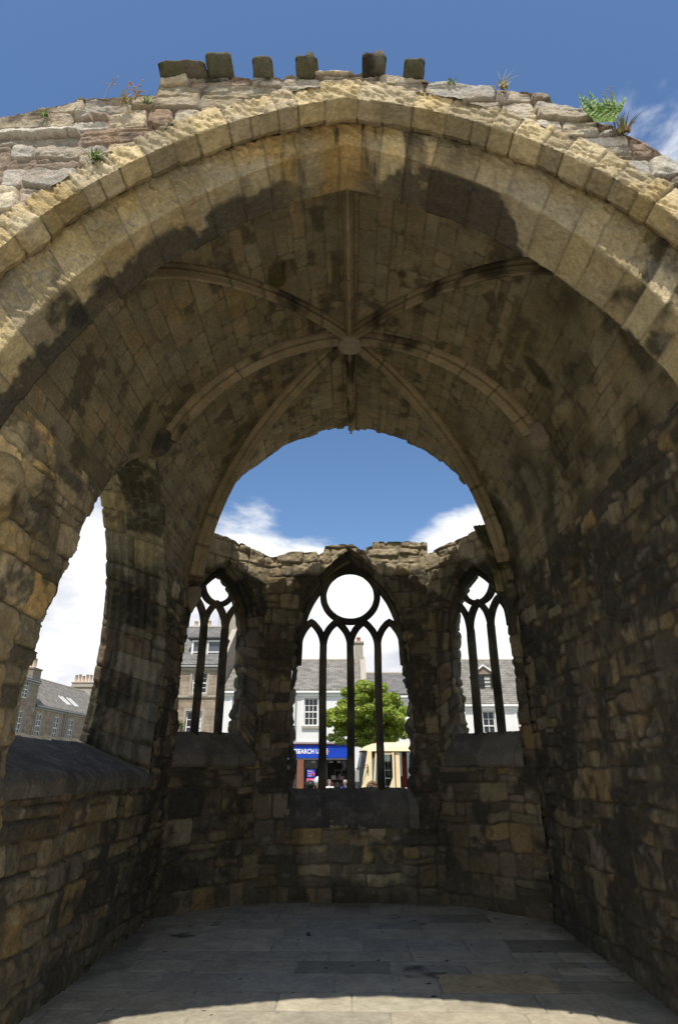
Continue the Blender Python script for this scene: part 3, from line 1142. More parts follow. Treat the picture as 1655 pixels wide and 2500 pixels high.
MIDT['label'] = 'four-light window tracery with a large circle in its head'
side_win = dict(half=.49, spring=3.45, apex=4.36, sill=2.03, ihalf=.60, ispring=3.40, iapex=4.50, isill=1.70, widen=.03, mw=.10, lspring=3.46, lapex=3.86,
                ring=(4.105, .262, .085), sprof=[(-.01, 1.60), (-.035, 1.63), (-.035, 1.74), (.25, 2.04), (.5, 1.95)], cut=28)
lw = dict(side_win, s=.66, mull=(-.18, .175))
rw_ = dict(side_win, s=1.375 - .68, mull=(-.185, .165))
for dct, sg in ((lw, 1), (rw_, -1)):
    m0, m1 = dct['mull']
    hh = dct['half']
    dct['extra'] = []
AL, AR = (-W2 - .02, 8.08), (W2 - .04, 8.02)
ltop = top_poly([(0, 4.86), (.3, 4.84), (.6, 4.80), (.9, 4.74), (1.2, 4.70), (1.4, 4.66)], 5, .018)
rtop = top_poly([(0, 4.70), (.15, 4.72), (.5, 4.78), (.9, 4.84), (1.4, 4.92)], 6, .018)
apse_wall(AL, PL, ltop, lw, 111)
apse_wall(PR, AR, rtop, rw_, 121)

# unseen plugs added in the wall corners to block light leaks
for (cx_, cy_, dx_, dy_, rr_) in ((PL[0], PL[1], -.12, .29, .165), (PR[0], PR[1], .12, .29, .165), (PL[0], PL[1], -.04, .12, .08), (PR[0], PR[1], .04, .12, .08), (AL[0], AL[1], -.24, .11, .15), (AR[0], AR[1], .24, .11, .15)):
    mb = MB()
    ring_ = [(cx_ + dx_ + rr_ * math.cos(a), cy_ + dy_ + rr_ * math.sin(a)) for a in np.linspace(0, 2 * math.pi, 10, endpoint=False)]
    mb.prism(ring_, 'z', -.1, 4.6)
    own(mb.build('corner_plug', noise_mat('plug_dark', (.05, .043, .033), (.10, .085, .065), 6, .95, .4, 20)))

# ---- vault ribs, boss, corbels
BOSS = np.array((.02, 5.88))
RSEC = [(-.068, .05), (-.068, -.035), (-.052, -.05), (-.034, -.062), (-.040, -.085), (-.052, -.098), (-.044, -.118), (-.02, -.124), (-.016, -.175), (.016, -.175), (.02, -.124), (.044, -.118), (.052, -.098),
        (.040, -.085), (.034, -.062), (.052, -.05), (.068, -.035), (.068, .05)]


def rib(end, start=.10, n=70, zmin=None, sc=1.0):
    p0, p1 = BOSS, np.array(end)
    f = np.linspace(start / np.linalg.norm(p1 - p0), 1, n)
    pl = p0 + (p1 - p0) * f[:, None]
    path, up = [], []
    for x, y in pl:
        xx = max(-W2 + .005, min(W2 - .005, x))
        s = vault_s_of_x(xx)
        vx_, vz_ = vault_pt(np.array(s))
        nrm = np.array((float(vx_) + VC * (np.sign(s) if abs(x) > .15 else abs(x) / .15 * np.sign(x)), 0, float(vz_) - VZ))
        nrm /= np.linalg.norm(nrm)
        path.append((float(vx_) if abs(x) > 1e-6 else 0.0, y, float(vz_)))
        up.append(nrm)
    path, up = np.array(path), np.array(up)
    # resample evenly in length so that the steep lower end stays smooth
    rs, t = resample(path, 110)
    upn = np.stack([np.interp(np.linspace(0, 1, 110), np.r_[0, np.cumsum(np.linalg.norm(np.diff(path, axis=0), axis=1))] / t[-1], up[:, k]) for k in range(3)], -1)
    tg = np.gradient(rs, axis=0)
    tg /= np.linalg.norm(tg, axis=1, keepdims=True)
    upn = upn - tg * (upn * tg).sum(1, keepdims=True)
    upn /= np.linalg.norm(upn, axis=1, keepdims=True)
    lat = np.cross(tg, upn)
    # joints between rib stones
    jn = np.abs(((t / .47) % 1.0) - .5)
    V, Q = sweep(rs, lat, upn, np.array(RSEC) * sc * np.array((.88, 1.0)))
    V = bumpy(V, .004, 10, 7)
    c = stone_cols(V, 'vault', 17, .10) * np.array((.90, .86, .70))
    jj = np.repeat(jn > .485, len(RSEC))
    c[jj] *= .45
    seg = (ihash((t / .47).astype(np.int64), 5) * .34 + .83)
    c *= np.repeat(seg, len(RSEC))[:, None] * 1.05
    o = own2(raw_mesh('rib', V, Q, c, M_STONE), VAULT)
    return rs


rib((.0, 3.0), n=40)
rib((.04, 7.98), n=40)
rib((-2.05, 5.70))
rib((2.05, 5.66))
rib((-2.24, 3.22))
rib((2.24, 3.22))
rib((-2.262, 8.16), n=160)
rib((2.242, 8.10), n=160)
mb = MB()
bz = VZ + math.sqrt(VR ** 2 - VC ** 2)
mb.lathe([(.10, .06), (.145, .02), (.15, -.06), (.135, -.095), (.12, -.10), (.10, -.085), (.02, -.09)], (BOSS[0], BOSS[1], bz - .125), 28)
bo = mb.build('boss', None, None, True)
Vb = np.array([v.co[:] for v in bo.data.vertices])
a_ = bo.data.color_attributes.new('Col', 'FLOAT_COLOR', 'POINT')
a_.data.foreach_set('color', np.c_[stone_cols(Vb, 'vault', 3, .2), np.ones(len(Vb))].astype(np.float32).ravel())
bo.data.materials.append(M_STONE)
own2(bo, VAULT)


def lump(name, c, prof, n, seed, pal, parent, amp=.02, f=7.0, stain=.5, sc=(1, 1), sub=3, mat=None, mul=1.0):
    """worn carved block of roughly round or square plan: lathe rings, roughened"""
    rings = []
    pr_, _ = resample(prof, 18)
    for r, z in pr_:
        for k in range(n):
            a = 2 * math.pi * k / n
            rings.append((c[0] + r * math.cos(a) * sc[0], c[1] + r * math.sin(a) * sc[1], c[2] + z))
    V = np.array(rings)
    q = []
    for i in range(17):
        for k in range(n):
            q.append((i * n + k, i * n + (k + 1) % n, (i + 1) * n + (k + 1) % n, (i + 1) * n + k))
    V = bumpy(V, amp, f, seed)
    return own2(raw_mesh(name, V, np.array(q)[:, ::-1], stone_cols(V, pal, seed, stain) * mul, mat or M_STONE), parent)


lump('corbel', (-2.07, 5.70, 4.86), [(.0, .16), (.13, .14), (.14, .05), (.115, .0), (.12, -.05), (.07, -.13), (.0, -.16)], 16, 5, 'vault', VAULT, .025, 9, .7, mul=.7)
lump('corbel', (2.07, 5.66, 4.86), [(.0, .16), (.13, .14), (.14, .05), (.115, .0), (.12, -.05), (.07, -.13), (.0, -.16)], 16, 6, 'vault', VAULT, .025, 9, .7, mul=.7)
lump('corbel', (-2.2, 8.12, 3.80), [(.0, .14), (.10, .12), (.11, .0), (.08, -.1), (.02, -.22), (0, -.25)], 14, 8, 'vault', VAULT, .02, 9, .6, mul=.7)
lump('corbel', (2.2, 8.06, 3.80), [(.0, .14), (.10, .12), (.11, .0), (.08, -.1), (.02, -.22), (0, -.25)], 14, 9, 'vault', VAULT, .02, 9, .6, mul=.7)
# stub of a broken apse rib standing at the right-hand corner
tz = np.linspace(3.82, 4.86, 26)
pth = np.stack([2.17 - .26 * ((tz - 3.8) / 1.2) ** 1.6, 8.14 + .17 * ((tz - 3.8) / 1.2) ** 1.4, tz], -1)
tg = np.gradient(pth, axis=0)
tg /= np.linalg.norm(tg, axis=1, keepdims=True)
upv = np.repeat(np.array([[.75, .65, 0.0]]), 26, 0)
upv -= tg * (upv * tg).sum(1, keepdims=True)
upv /= np.linalg.norm(upv, axis=1, keepdims=True)
V, Q = sweep(pth, np.cross(tg, upv), upv, np.array(RSEC) * 1.15)
n_ = len(V)
V = np.vstack([V, V[-len(RSEC):].mean(0)[None] + (0, 0, .02)])
Q = np.vstack([Q, [(n_ - len(RSEC) + k, n_ - len(RSEC) + (k + 1) % len(RSEC), n_, n_) for k in range(0, len(RSEC))]])
Qt = np.vstack([Q[:, [0, 1, 2]], Q[:-len(RSEC)][:, [0, 2, 3]]])
V = bumpy(V, .012, 9, 31)
stub = own2(raw_mesh('rib', V, Qt, stone_cols(V, 'vault', 8, .3) * np.array((.72, .74, .5)), M_STONE), VAULT)
stub['label'] = 'short broken stub of rib, green with algae'
lump('corbel', (-2.10, 8.2, 4.86), [(.0, .06), (.06, .05), (.07, -.02), (.03, -.08), (0, -.1)], 10, 12, 'vault', VAULT, .02, 12, .8, mul=.6)

# ---- front wall and the two orders of the great arch


def arch_curve(c, zs, R, cap, nj=70, na=210, zb=-.06):
    h = R - c
    a1 = math.acos(c / R)
    lf = [(-h, z) for z in np.linspace(zb, zs, nj, endpoint=False)]
    arc_r = [(-c + R * math.cos(a), zs + R * math.sin(a)) for a in np.linspace(0, a1, na)]
    arc_l = [(-x, z) for x, z in arc_r]
    pts = lf + arc_l + arc_r[::-1][1:] + [(-x, z) for x, z in lf[::-1]]
    p = np.array(pts)
    tg = np.gradient(p, axis=0)
    tg /= np.linalg.norm(tg, axis=1, keepdims=True)
    nr = np.stack([-tg[:, 1], tg[:, 0]], -1)          # outwards, away from the opening
    # pull in where the curve would run wider than the jambs
    return p, nr


E1, N1 = arch_curve(.52, 2.71, 3.20, 2.6)
E3, N3_ = arch_curve(.97, 2.44, 3.41, 2.3)
ycut = np.clip(np.abs(E3[:, 0]) - 2.27, 0, 9)
E3[:, 0] -= np.sign(E3[:, 0]) * ycut
arc_len = np.r_[0, np.cumsum(np.linalg.norm(np.diff(E1, axis=0), axis=1))]
APEX = len(E1) // 2


def ring_obj(name, stations, nd, seed, cmod=None, hr=(.16, .30), parent=CH, face_rough=True, **kw):
    """stations: list of (curve, radial offset, y); lofts and lays voussoirs"""
    st = [np.stack([c[:, 0] + n[:, 0] * r, np.full(len(c), y), c[:, 1] + n[:, 1] * r], -1) for (c, n, r, y) in stations]
    seg = [np.linalg.norm(b[APEX] * .5 + b[APEX // 2] * .5 - a[APEX] * .5 - a[APEX // 2] * .5) for a, b in zip(st[:-1], st[1:])]
    cum = np.r_[0, np.cumsum(seg)]
    dd = np.linspace(0, cum[-1], nd)
    for ci in cum[1:-1]:
        dd[np.argmin(np.abs(dd - ci))] = ci
    n = len(st[0])
    P = np.zeros((n, nd, 3))
    for j, d in enumerate(dd):
        i = min(np.searchsorted(cum, d, side='right') - 1, len(cum) - 2)
        f = (d - cum[i]) / (cum[i + 1] - cum[i])
        P[:, j] = st[i] * (1 - f) + st[i + 1] * f
    # finer along the arch
    m = int(arc_len[-1] / .0125)
    ti = np.linspace(0, n - 1, m)
    lo = np.clip(ti.astype(int), 0, n - 2)
    fr = (ti - lo)[:, None, None]
    P = P[lo] * (1 - fr) + P[lo + 1] * fr
    al = np.interp(ti, np.arange(n), arc_len)
    Ag = np.repeat(al[:, None], nd, 1)
    Dg = np.repeat(dd[None], m, 0)
    pat = pattern(Dg.ravel(), Ag.ravel(), seed, hr, (40, 50), 0, .010, 3.0)
    N = normals(P)
    # normals face the camera side / the opening
    cen = np.array((0, 1.0, 3.2))
    s = 1.0 if ((cen - P) * N).sum() > 0 else -1.0
    k = dict(pal='arch', seed=seed, hr=hr, wr=(40, 50), joint=.008, edge=.012, depth=.013, off=.009, rough=.007, stain=-.1, tone=.22)
    k.update(kw)
    h, c, prof = masonry(Dg, Ag, P, pat=pat, **k)
    # tooling and weathering furrows across each stone
    fur = fbm(np.stack([P[..., 0] * 16, P[..., 1] * 16, P[..., 2] * 46 + P[..., 0] * 30], -1), 3, seed + 3)
    fc = sstep(cum[1] + .01 - Dg, 0, .02) if face_rough else 0.0 * Dg
    h = h - (.002 + .014 * fc) * sstep(fur, .50, .62) * prof
    if cmod is not None:
        c = cmod(c, P, Dg / cum[-1], Ag, cum / cum[-1])
    return own(grid_mesh(name, P + N * s * h[..., None], c, M_FACE, None, None, flip=(s < 0)), parent)


def outer_cm(c, P, f, A, cum):
    n = fbm(P * 2.5 + 3, 4, 91)
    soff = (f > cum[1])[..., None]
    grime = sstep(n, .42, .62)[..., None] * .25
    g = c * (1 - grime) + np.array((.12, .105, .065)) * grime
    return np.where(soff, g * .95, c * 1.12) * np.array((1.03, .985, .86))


def inner_cm(c, P, f, A, cum):
    n = fbm(P * 2.1 + 13, 5, 92, .6)
    st = fbm(np.stack([P[..., 0] * 11, P[..., 1] * 1.6, P[..., 2] * 1.4], -1), 4, 93)
    soff = sstep(f, cum[1] - .01, cum[1] + .02)
    depth = np.clip((f - cum[1]) / (cum[2] - cum[1]), 0, 1)
    ax = np.abs(P[..., 0])
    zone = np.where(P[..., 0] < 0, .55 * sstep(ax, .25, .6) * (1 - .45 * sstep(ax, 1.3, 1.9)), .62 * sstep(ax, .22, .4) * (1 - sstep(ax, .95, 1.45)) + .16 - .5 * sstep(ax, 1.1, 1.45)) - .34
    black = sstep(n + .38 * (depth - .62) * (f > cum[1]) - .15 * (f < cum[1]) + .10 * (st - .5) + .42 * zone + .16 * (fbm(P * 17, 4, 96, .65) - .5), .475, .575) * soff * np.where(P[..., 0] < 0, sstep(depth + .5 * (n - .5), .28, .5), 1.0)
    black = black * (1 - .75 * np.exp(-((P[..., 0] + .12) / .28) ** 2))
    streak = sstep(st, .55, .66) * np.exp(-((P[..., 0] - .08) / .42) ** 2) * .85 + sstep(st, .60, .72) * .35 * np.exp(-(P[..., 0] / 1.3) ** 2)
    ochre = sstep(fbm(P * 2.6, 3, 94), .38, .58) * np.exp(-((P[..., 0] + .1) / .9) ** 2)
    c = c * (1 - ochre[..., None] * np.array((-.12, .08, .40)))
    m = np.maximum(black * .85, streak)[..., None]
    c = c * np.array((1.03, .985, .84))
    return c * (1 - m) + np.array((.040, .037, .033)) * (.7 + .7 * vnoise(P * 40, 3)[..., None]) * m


ring_obj('outer_arch', [(E1, N1, .20, 2.688), (E1, N1, 0.0, 2.685), (E1, N1, .0, 2.83), (E1, N1, .055, 2.90)], 60, 201, outer_cm, hr=(.12, .27), parent=CH)
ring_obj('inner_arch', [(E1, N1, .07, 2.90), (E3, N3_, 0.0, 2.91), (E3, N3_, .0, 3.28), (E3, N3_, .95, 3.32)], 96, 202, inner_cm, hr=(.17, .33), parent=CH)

tops = [(-3.4, 5.30), (-2.9, 5.56), (-2.4, 5.74), (-2.0, 5.86), (-1.90, 5.885), (-1.885, 5.945), (-1.34, 5.955), (-1.32, 6.15), (-.9, 6.14), (-.5, 6.13), (0, 6.17), (.36, 6.10), (.62, 6.04),
        (.9, 5.96), (1.36, 5.88), (1.42, 5.77), (1.62, 5.71), (1.70, 5.60), (1.86, 5.47), (2.03, 5.31), (2.07, 5.21), (2.4, 4.98), (2.8, 4.6), (3.4, 4.2)]
tf = top_poly(tops, 9, .022)
xs = np.arange(-3.0, 3.0, .0095)
ztop = np.array([tf(x) for x in xs])
rg = E1 + N1 * .165
half = len(rg) // 2
z0f = np.where(xs < 0, np.interp(xs, rg[70:half, 0], rg[70:half, 1], left=-.06), np.interp(xs, rg[half:-70, 0], rg[half:-70, 1], right=-.06))
z0f = np.minimum(z0f, ztop - .02)
nvv = 150
vv = np.linspace(0, 1, nvv)
Xg = np.repeat(xs[:, None], nvv, 1)
Zg = z0f[:, None] + (ztop - z0f)[:, None] * vv[None]
P = np.stack([Xg, np.full_like(Xg, 2.70), Zg], -1)


def fac_cm(c, P, prof):
    red = sstep(fbm(P * np.array((2.2, 1, 4.5)) + 20, 4, 95), .56, .72)[..., None] * .40
    return c * (1 - red) + np.array((.30, .215, .155)) * (.7 + .6 * vnoise(P * 25, 2)[..., None]) * red


FW = own(stone_skin('front_wall', P, Xg, Zg, (0, -5, 4), M_FACE, cmod=fac_cm, pal='facade', seed=211, hr=(.09, .23), wr=(.18, .62), split=.55, warp=.05, joint=.010, edge=.008, depth=.032,
                    off=.024, rough=.011, stain=.10, tone=.26, layer=.010))
FW['label'] = 'sunlit rubble front wall above the great arch'
dd = np.linspace(0, .62, 46)
Pt = np.stack([np.repeat(xs[:, None], 46, 1), 2.70 + np.repeat(dd[None], len(xs), 0), np.repeat(ztop[:, None], 46, 1) + .03 * (np.repeat(dd[None], len(xs), 0) > .05)], -1)
own2(stone_skin('wall_head', Pt, Pt[..., 0], Pt[..., 1], (0, 0, 1, 0), M_FACE, pal='facade', seed=212, hr=(.18, .3), wr=(.2, .5), edge=.05, depth=.03, off=.02, rough=.016, stain=.2), FW)
xb = xs[::5]
Pb = np.stack([np.repeat(xb[:, None], 40, 1), np.full((len(xb), 40), 3.32), z0f[::5][:, None] + (ztop - z0f)[::5][:, None] * np.linspace(0, 1, 40)[None]], -1)
own2(stone_skin('rear_face', Pb, Pb[..., 0], Pb[..., 2], (0, 50, 4), M_STONE, pal='pale', seed=213, hr=(.2, .3), wr=(.2, .5)), FW)


for sg_ in (-1, 1):
    Ze, Ye = np.meshgrid(np.linspace(-.06, float(ztop[0 if sg_ < 0 else -1]), 130), np.linspace(2.70, 3.34, 22), indexing='ij')
    Pe_ = np.stack([np.full_like(Ze, sg_ * 2.99), Ye, Ze], -1)
    own2(stone_skin('end_face', Pe_, Ye, Ze, (sg_, 0, 0, 0), M_FACE, pal='facade', seed=214, hr=(.15, .28), wr=(.2, .4), joint=.03, edge=.04, depth=.015, off=.01, rough=.01), FW)


def block(name, x0, x1, zb, zt, yf, seed, tilt=0.0, cut=.6, label=None, jag=0.0):
    """weathered corbel stone: square in front, underside rounded back into the wall"""
    yf, zt = yf + .04, zt - .025        # worn back
    sec = [(2.95, zb), (yf + .10, zb - .01), (yf + .03, zb + (zt - zb) * .22), (yf, zb + (zt - zb) * cut), (yf + .01, zt - .012), (yf + .03, zt), (2.95, zt + .01)]
    sec, _ = resample(sec, 46)
    nx = 16
    X = np.linspace(0, 1, nx)
    xr = x0 + (x1 - x0) * X
    P = np.stack([np.repeat(xr[:, None], 46, 1), np.repeat(sec[None, :, 0], nx, 0), np.repeat(sec[None, :, 1], nx, 0)], -1)
    inset = (np.abs(X - .5) * 2) ** 8 * .014
    P[..., 1] += inset[:, None]
    P[..., 2] += tilt * (P[..., 0] - x0)
    if jag:
        tp = sec[None, :, 1] > zt - .03
        P[..., 2] += tp * jag * (fbm(P * np.array((24, 10, 0)), 3, seed) - .35) * 2
    P[..., 2] = np.where((P[..., 2] > (zb + zt) / 2), P[..., 2] - inset[:, None] * 1.0, P[..., 2] + inset[:, None])
    V = bumpy(P.reshape(-1, 3), .013, 8, seed)
    V = bumpy(V, .006, 30, seed + 1)
    idx = np.arange(nx * 46).reshape(nx, 46)
    q = np.stack([idx[:-1, :-1], idx[1:, :-1], idx[1:, 1:], idx[:-1, 1:]], -1).reshape(-1, 4)
    V = np.vstack([V, V.reshape(nx, 46, 3)[0].mean(0)[None], V.reshape(nx, 46, 3)[-1].mean(0)[None]])
    n = nx * 46
    tri = [(idx[0, k], idx[0, k + 1], n) for k in range(45)] + [(idx[-1, k + 1], idx[-1, k], n + 1) for k in range(45)]
    T = np.vstack([q[:, [0, 1, 2]], q[:, [0, 2, 3]], np.array(tri)])
    c = stone_cols(V, 'pale', seed, .3)
    c = c * .50
    g = sstep(fbm(V * 5, 3, seed), .35, .6)[:, None] * .6
    c = c * (1 - g) + np.array((.11, .115, .055)) * g
    o = own2(raw_mesh(name, V, T, c, M_FACE), FW)
    if label:
        o['label'] = label
    return o


block('corbel_stone', -1.33, -.99, 6.15, 6.225, 2.56, 1, 0, label='wide flat corbel stone at the left end of the row')
block('corbel_stone', -1.18, -1.02, 6.23, 6.28, 2.62, 2, 0)
block('corbel_stone', -.99, -.815, 6.16, 6.285, 2.545, 3, .12)
block('corbel_stone', -.665, -.525, 6.15, 6.26, 2.56, 4, .03)
block('corbel_stone', -.355, -.20, 6.15, 6.265, 2.56, 5, 0, jag=.05)
block('corbel_stone', .115, .275, 6.14, 6.25, 2.555, 6, 0, jag=.04)
block('corbel_stone', .40, .55, 6.09, 6.20, 2.56, 7, .03)
# worn responds at the front end of the left wall
lump('impost', (-2.30, 3.46, 3.27), [(.0, .24), (.11, .21), (.17, .08), (.17, -.08), (.12, -.2), (0, -.24)], 44, 14, 'arch', FW, .028, 5, .25, mat=M_FACE, sc=(1, .9), mul=np.array((1.0, .86, .60)))

# ------------------------------------------------------------------ plants on the wall heads
M_FERN = noise_mat('fern_green', (.10, .19, .02), (.20, .30, .05), 20, .6)
M_DRY = noise_mat('dry_stalk', (.22, .16, .10), (.30, .22, .14), 20, .8)
M_TUFT = noise_mat('tuft_green', (.09, .15, .025), (.19, .24, .06), 25, .7)
M_STRAW = noise_mat('straw', (.33, .26, .10), (.40, .33, .16), 25, .8)
M_BUD = noise_mat('seed_head', (.45, .38, .15), (.35, .14, .10), 30, .8)


def blades(mb, n, h, spread, w, lean=0.5, base=.02):
    for _ in range(n):
        a = random.uniform(0, 2 * math.pi)
        hh = h * random.uniform(.55, 1.0)
        x, y = random.gauss(0, base), random.gauss(0, base * .5)
        dx, dy = math.cos(a) * spread * random.random(), math.sin(a) * spread * random.random()
        p = [Vector((x + dx * t ** 1.7, y + dy * t ** 1.7, hh * (t - lean * .25 * t * t))) for t in (0, .35, .7, 1)]
        sd = Vector((-math.sin(a), math.cos(a), 0)) * w
        if random.random() < .5:
            sd = Vector((w, 0, 0))
        ws = (1, .9, .6, .06)
        L = [mb.bm.verts.new(q - sd * k) for q, k in zip(p, ws)]
        Rr = [mb.bm.verts.new(q + sd * k) for q, k in zip(p, ws)]
        for i in range(3):
            mb.bm.faces.new([L[i], Rr[i], Rr[i + 1], L[i + 1]])


def tuft(loc, n, h, spread, w, mat, label, name='grass_tuft', cat='grass tuft', group=None):
    mb = MB()
    blades(mb, n, h, spread, w)
    o = mb.build(name, mat)
    o.location = loc
    return tag(o, label, cat, group)


G_T = 'grass tufts rooted in the wall top'
tuft((-1.64, 2.66, 5.26), 46, .085, .06, .006, M_TUFT, 'bushy green tuft on the face of the front wall, lower left', group=G_T)
tuft((-1.53, 2.66, 5.83), 40, .09, .09, .004, M_STRAW, 'straw-yellow grass tuft on the left wall top', group=G_T)
tuft((-1.37, 2.66, 5.83), 26, .06, .04, .005, M_TUFT, 'small green tuft just right of the straw-yellow grass', group=G_T)
tuft((.74, 2.68, 5.97), 30, .06, .06, .005, M_TUFT, 'low green tuft right of the row of corbel stones', group=G_T)
t5 = tuft((1.07, 2.66, 5.90), 40, .08, .06, .005, M_STRAW, 'yellow-green tuft with long pale stalks on the right wall top', group=G_T)
mb = MB()
for dx, dz in ((.10, .20), (.06, .22), (-.01, .20), (.13, .15)):
    mb.tube([(0, 0, .02), (dx * .4, 0, dz * .55), (dx, .01, dz)], .0022, 4, .001)
mb.build('stalk', M_STRAW, t5)
tuft((-2.06, 2.66, 5.70), 26, .05, .05, .005, M_TUFT, 'tiny green tuft at the far left of the wall top', group=G_T)


def weed(loc, h, n, label, buds=True, lean=.1):
    mb, bb = MB(), MB()
    nb = 0
    for k in range(n):
        dx = random.uniform(-.5, 1) * lean
        top = Vector((dx, random.uniform(-.03, .03), h * random.uniform(.7, 1)))
        mid = top * .5 + Vector((random.uniform(-.02, .02), 0, 0))
        mb.tube([(0, 0, 0), mid, top], .003, 4, .0015)
        for j in range(6):
            f = random.uniform(.45, 1)
            b0 = top * f
            b1 = b0 + Vector((random.uniform(-.06, .06), random.uniform(-.03, .03), random.uniform(.01, .06)))
            mb.tube([b0, b1], .0016, 3, .001)
            bb.sphere(b1, random.uniform(.004, .008), 1)
            nb += 1
    o = mb.build('dry_weed', M_DRY)
    o.location = loc
    tag(o, label, 'weed', 'dry weeds on the wall top')
    tag(bb.build('seed_head', M_BUD, o), kind='stuff')
    return o


weed((-1.69, 2.68, 5.89), .26, 1, 'single thin bare weed stalk on the left wall top')
weed((-1.48, 2.68, 5.90), .12, 3, 'short twiggy weed between bare stalk and corbel stones', lean=.05)
weed((1.77, 2.68, 5.42), .50, 3, 'tall dry weed with seed heads beside the fern', lean=.09)
# hart's-tongue like fern with upright fronds
mb = MB()
for k in range(17):
    a = random.uniform(-1.0, 1.0)
    L = random.uniform(.16, .30)
    bx = random.uniform(-.05, .10)
    side = Vector((math.cos(a) * .5, random.uniform(-.6, .2), 0))
    for j in range(9):
        f = j / 9
        c = Vector((bx + math.sin(a) * L * f * .8, -.02 - .05 * f * f, L * f * (1 - .25 * f * abs(a))))
        w = .045 * math.sin(math.pi * min(1, f * .9 + .12)) * (1.1 - f * .6)
        for sg in (-1, 1):
            tip = c + Vector((sg * w, random.uniform(-.015, .01), .028))
            mb.quad(c + Vector((0, 0, -.008)), c + Vector((sg * w * .5, 0, .0)), tip, c + Vector((0, 0, .016)))
o = mb.build('fern', M_FERN)
o.location = (1.67, 2.66, 5.50)
tag(o, 'bright green fern growing at the right end of the wall top', 'fern')
mb = MB()
blades(mb, 40, .14, .12, .007)
o = mb.build('leafy_weed', noise_mat('red_green_leaf', (.12, .16, .03), (.26, .10, .06), 18, .7))
o.location = (1.82, 2.66, 5.42)
tag(o, 'low leafy weed with reddish leaves right of the fern', 'weed')

# ------------------------------------------------------------------ town: houses
M_RENDER = noise_mat('white_render', (.74, .73, .70), (.82, .81, .78), 1.2, .9, .08, 40)
M_ASHLAR = brick_mat('brown_ashlar', (.30, .235, .17), (.36, .29, .215), (.20, .16, .12), .85, .36, .012, 'XZ', .9, .3)
M_ASHLAR_Y = brick_mat('brown_ashlar_gable', (.28, .225, .165), (.33, .27, .20), (.19, .155, .12), .85, .36, .012, 'YZ', .9, .3)
M_RUBBLE = noise_mat('gable_rubble', (.20, .165, .125), (.32, .27, .21), 5, .95, .5, 14)
M_SLATE = brick_mat('slates', (.155, .15, .145), (.21, .20, .185), (.075, .07, .065), .30, .13, .012, 'XY', .8, .5)
M_SLATE_B = brick_mat('stone_slates', (.20, .185, .16), (.26, .24, .205), (.10, .09, .08), .34, .15, .014, 'XY', .85, .5)
M_LEAD = noise_mat('lead', (.05, .05, .055), (.08, .08, .085), 5, .6)
M_WHITEP = noise_mat('white_paint', (.78, .77, .74), (.84, .83, .81), 8, .5)
M_DARKP = noise_mat('dark_paint', (.035, .033, .032), (.05, .047, .045), 8, .5)
M_STONE_TRIM = noise_mat('stone_trim', (.33, .29, .23), (.42, .37, .30), 7, .9, .3, 30)
M_POT = noise_mat('clay_pot', (.50, .36, .24), (.60, .46, .33), 6, .85)
M_POT_R = noise_mat('red_clay_pot', (.42, .14, .08), (.48, .18, .10), 6, .85)
M_IRON = noise_mat('grey_iron', (.30, .29, .28), (.36, .35, .33), 6, .6)
M_GLASS = glass_mat('window_glass', (.018, .02, .023), .04)
M_CURT = noise_mat('net_curtain', (.50, .48, .44), (.62, .60, .56), 4, .9)
M_BLIND = brick_mat('brown_blind', (.28, .13, .07), (.32, .16, .085), (.12, .06, .03), 3.0, .07, .01, 'XZ', .7, .2)


def holes_wall(mb, u0, u1, z0, z1, holes, y=0.0, reveal=.14):
    us = sorted({u0, u1, *[h[0] for h in holes], *[h[1] for h in holes]})
    zs_ = sorted({z0, z1, *[h[2] for h in holes], *[h[3] for h in holes]})
    for a, b in zip(us[:-1], us[1:]):
        for c, d in zip(zs_[:-1], zs_[1:]):
            m = ((a + b) / 2, (c + d) / 2)
            if any(h[0] < m[0] < h[1] and h[2] < m[1] < h[3] for h in holes):
                continue
            mb.quad((a, y, c), (b, y, c), (b, y, d), (a, y, d))
    for h in holes:
        a, b, c, d = h[:4]
        for p, q in (((a, c), (b, c)), ((b, c), (b, d)), ((b, d), (a, d)), ((a, d), (a, c))):
            mb.quad((p[0], y, p[1]), (p[0], y + reveal, p[1]), (q[0], y + reveal, q[1]), (q[0], y, q[1]))


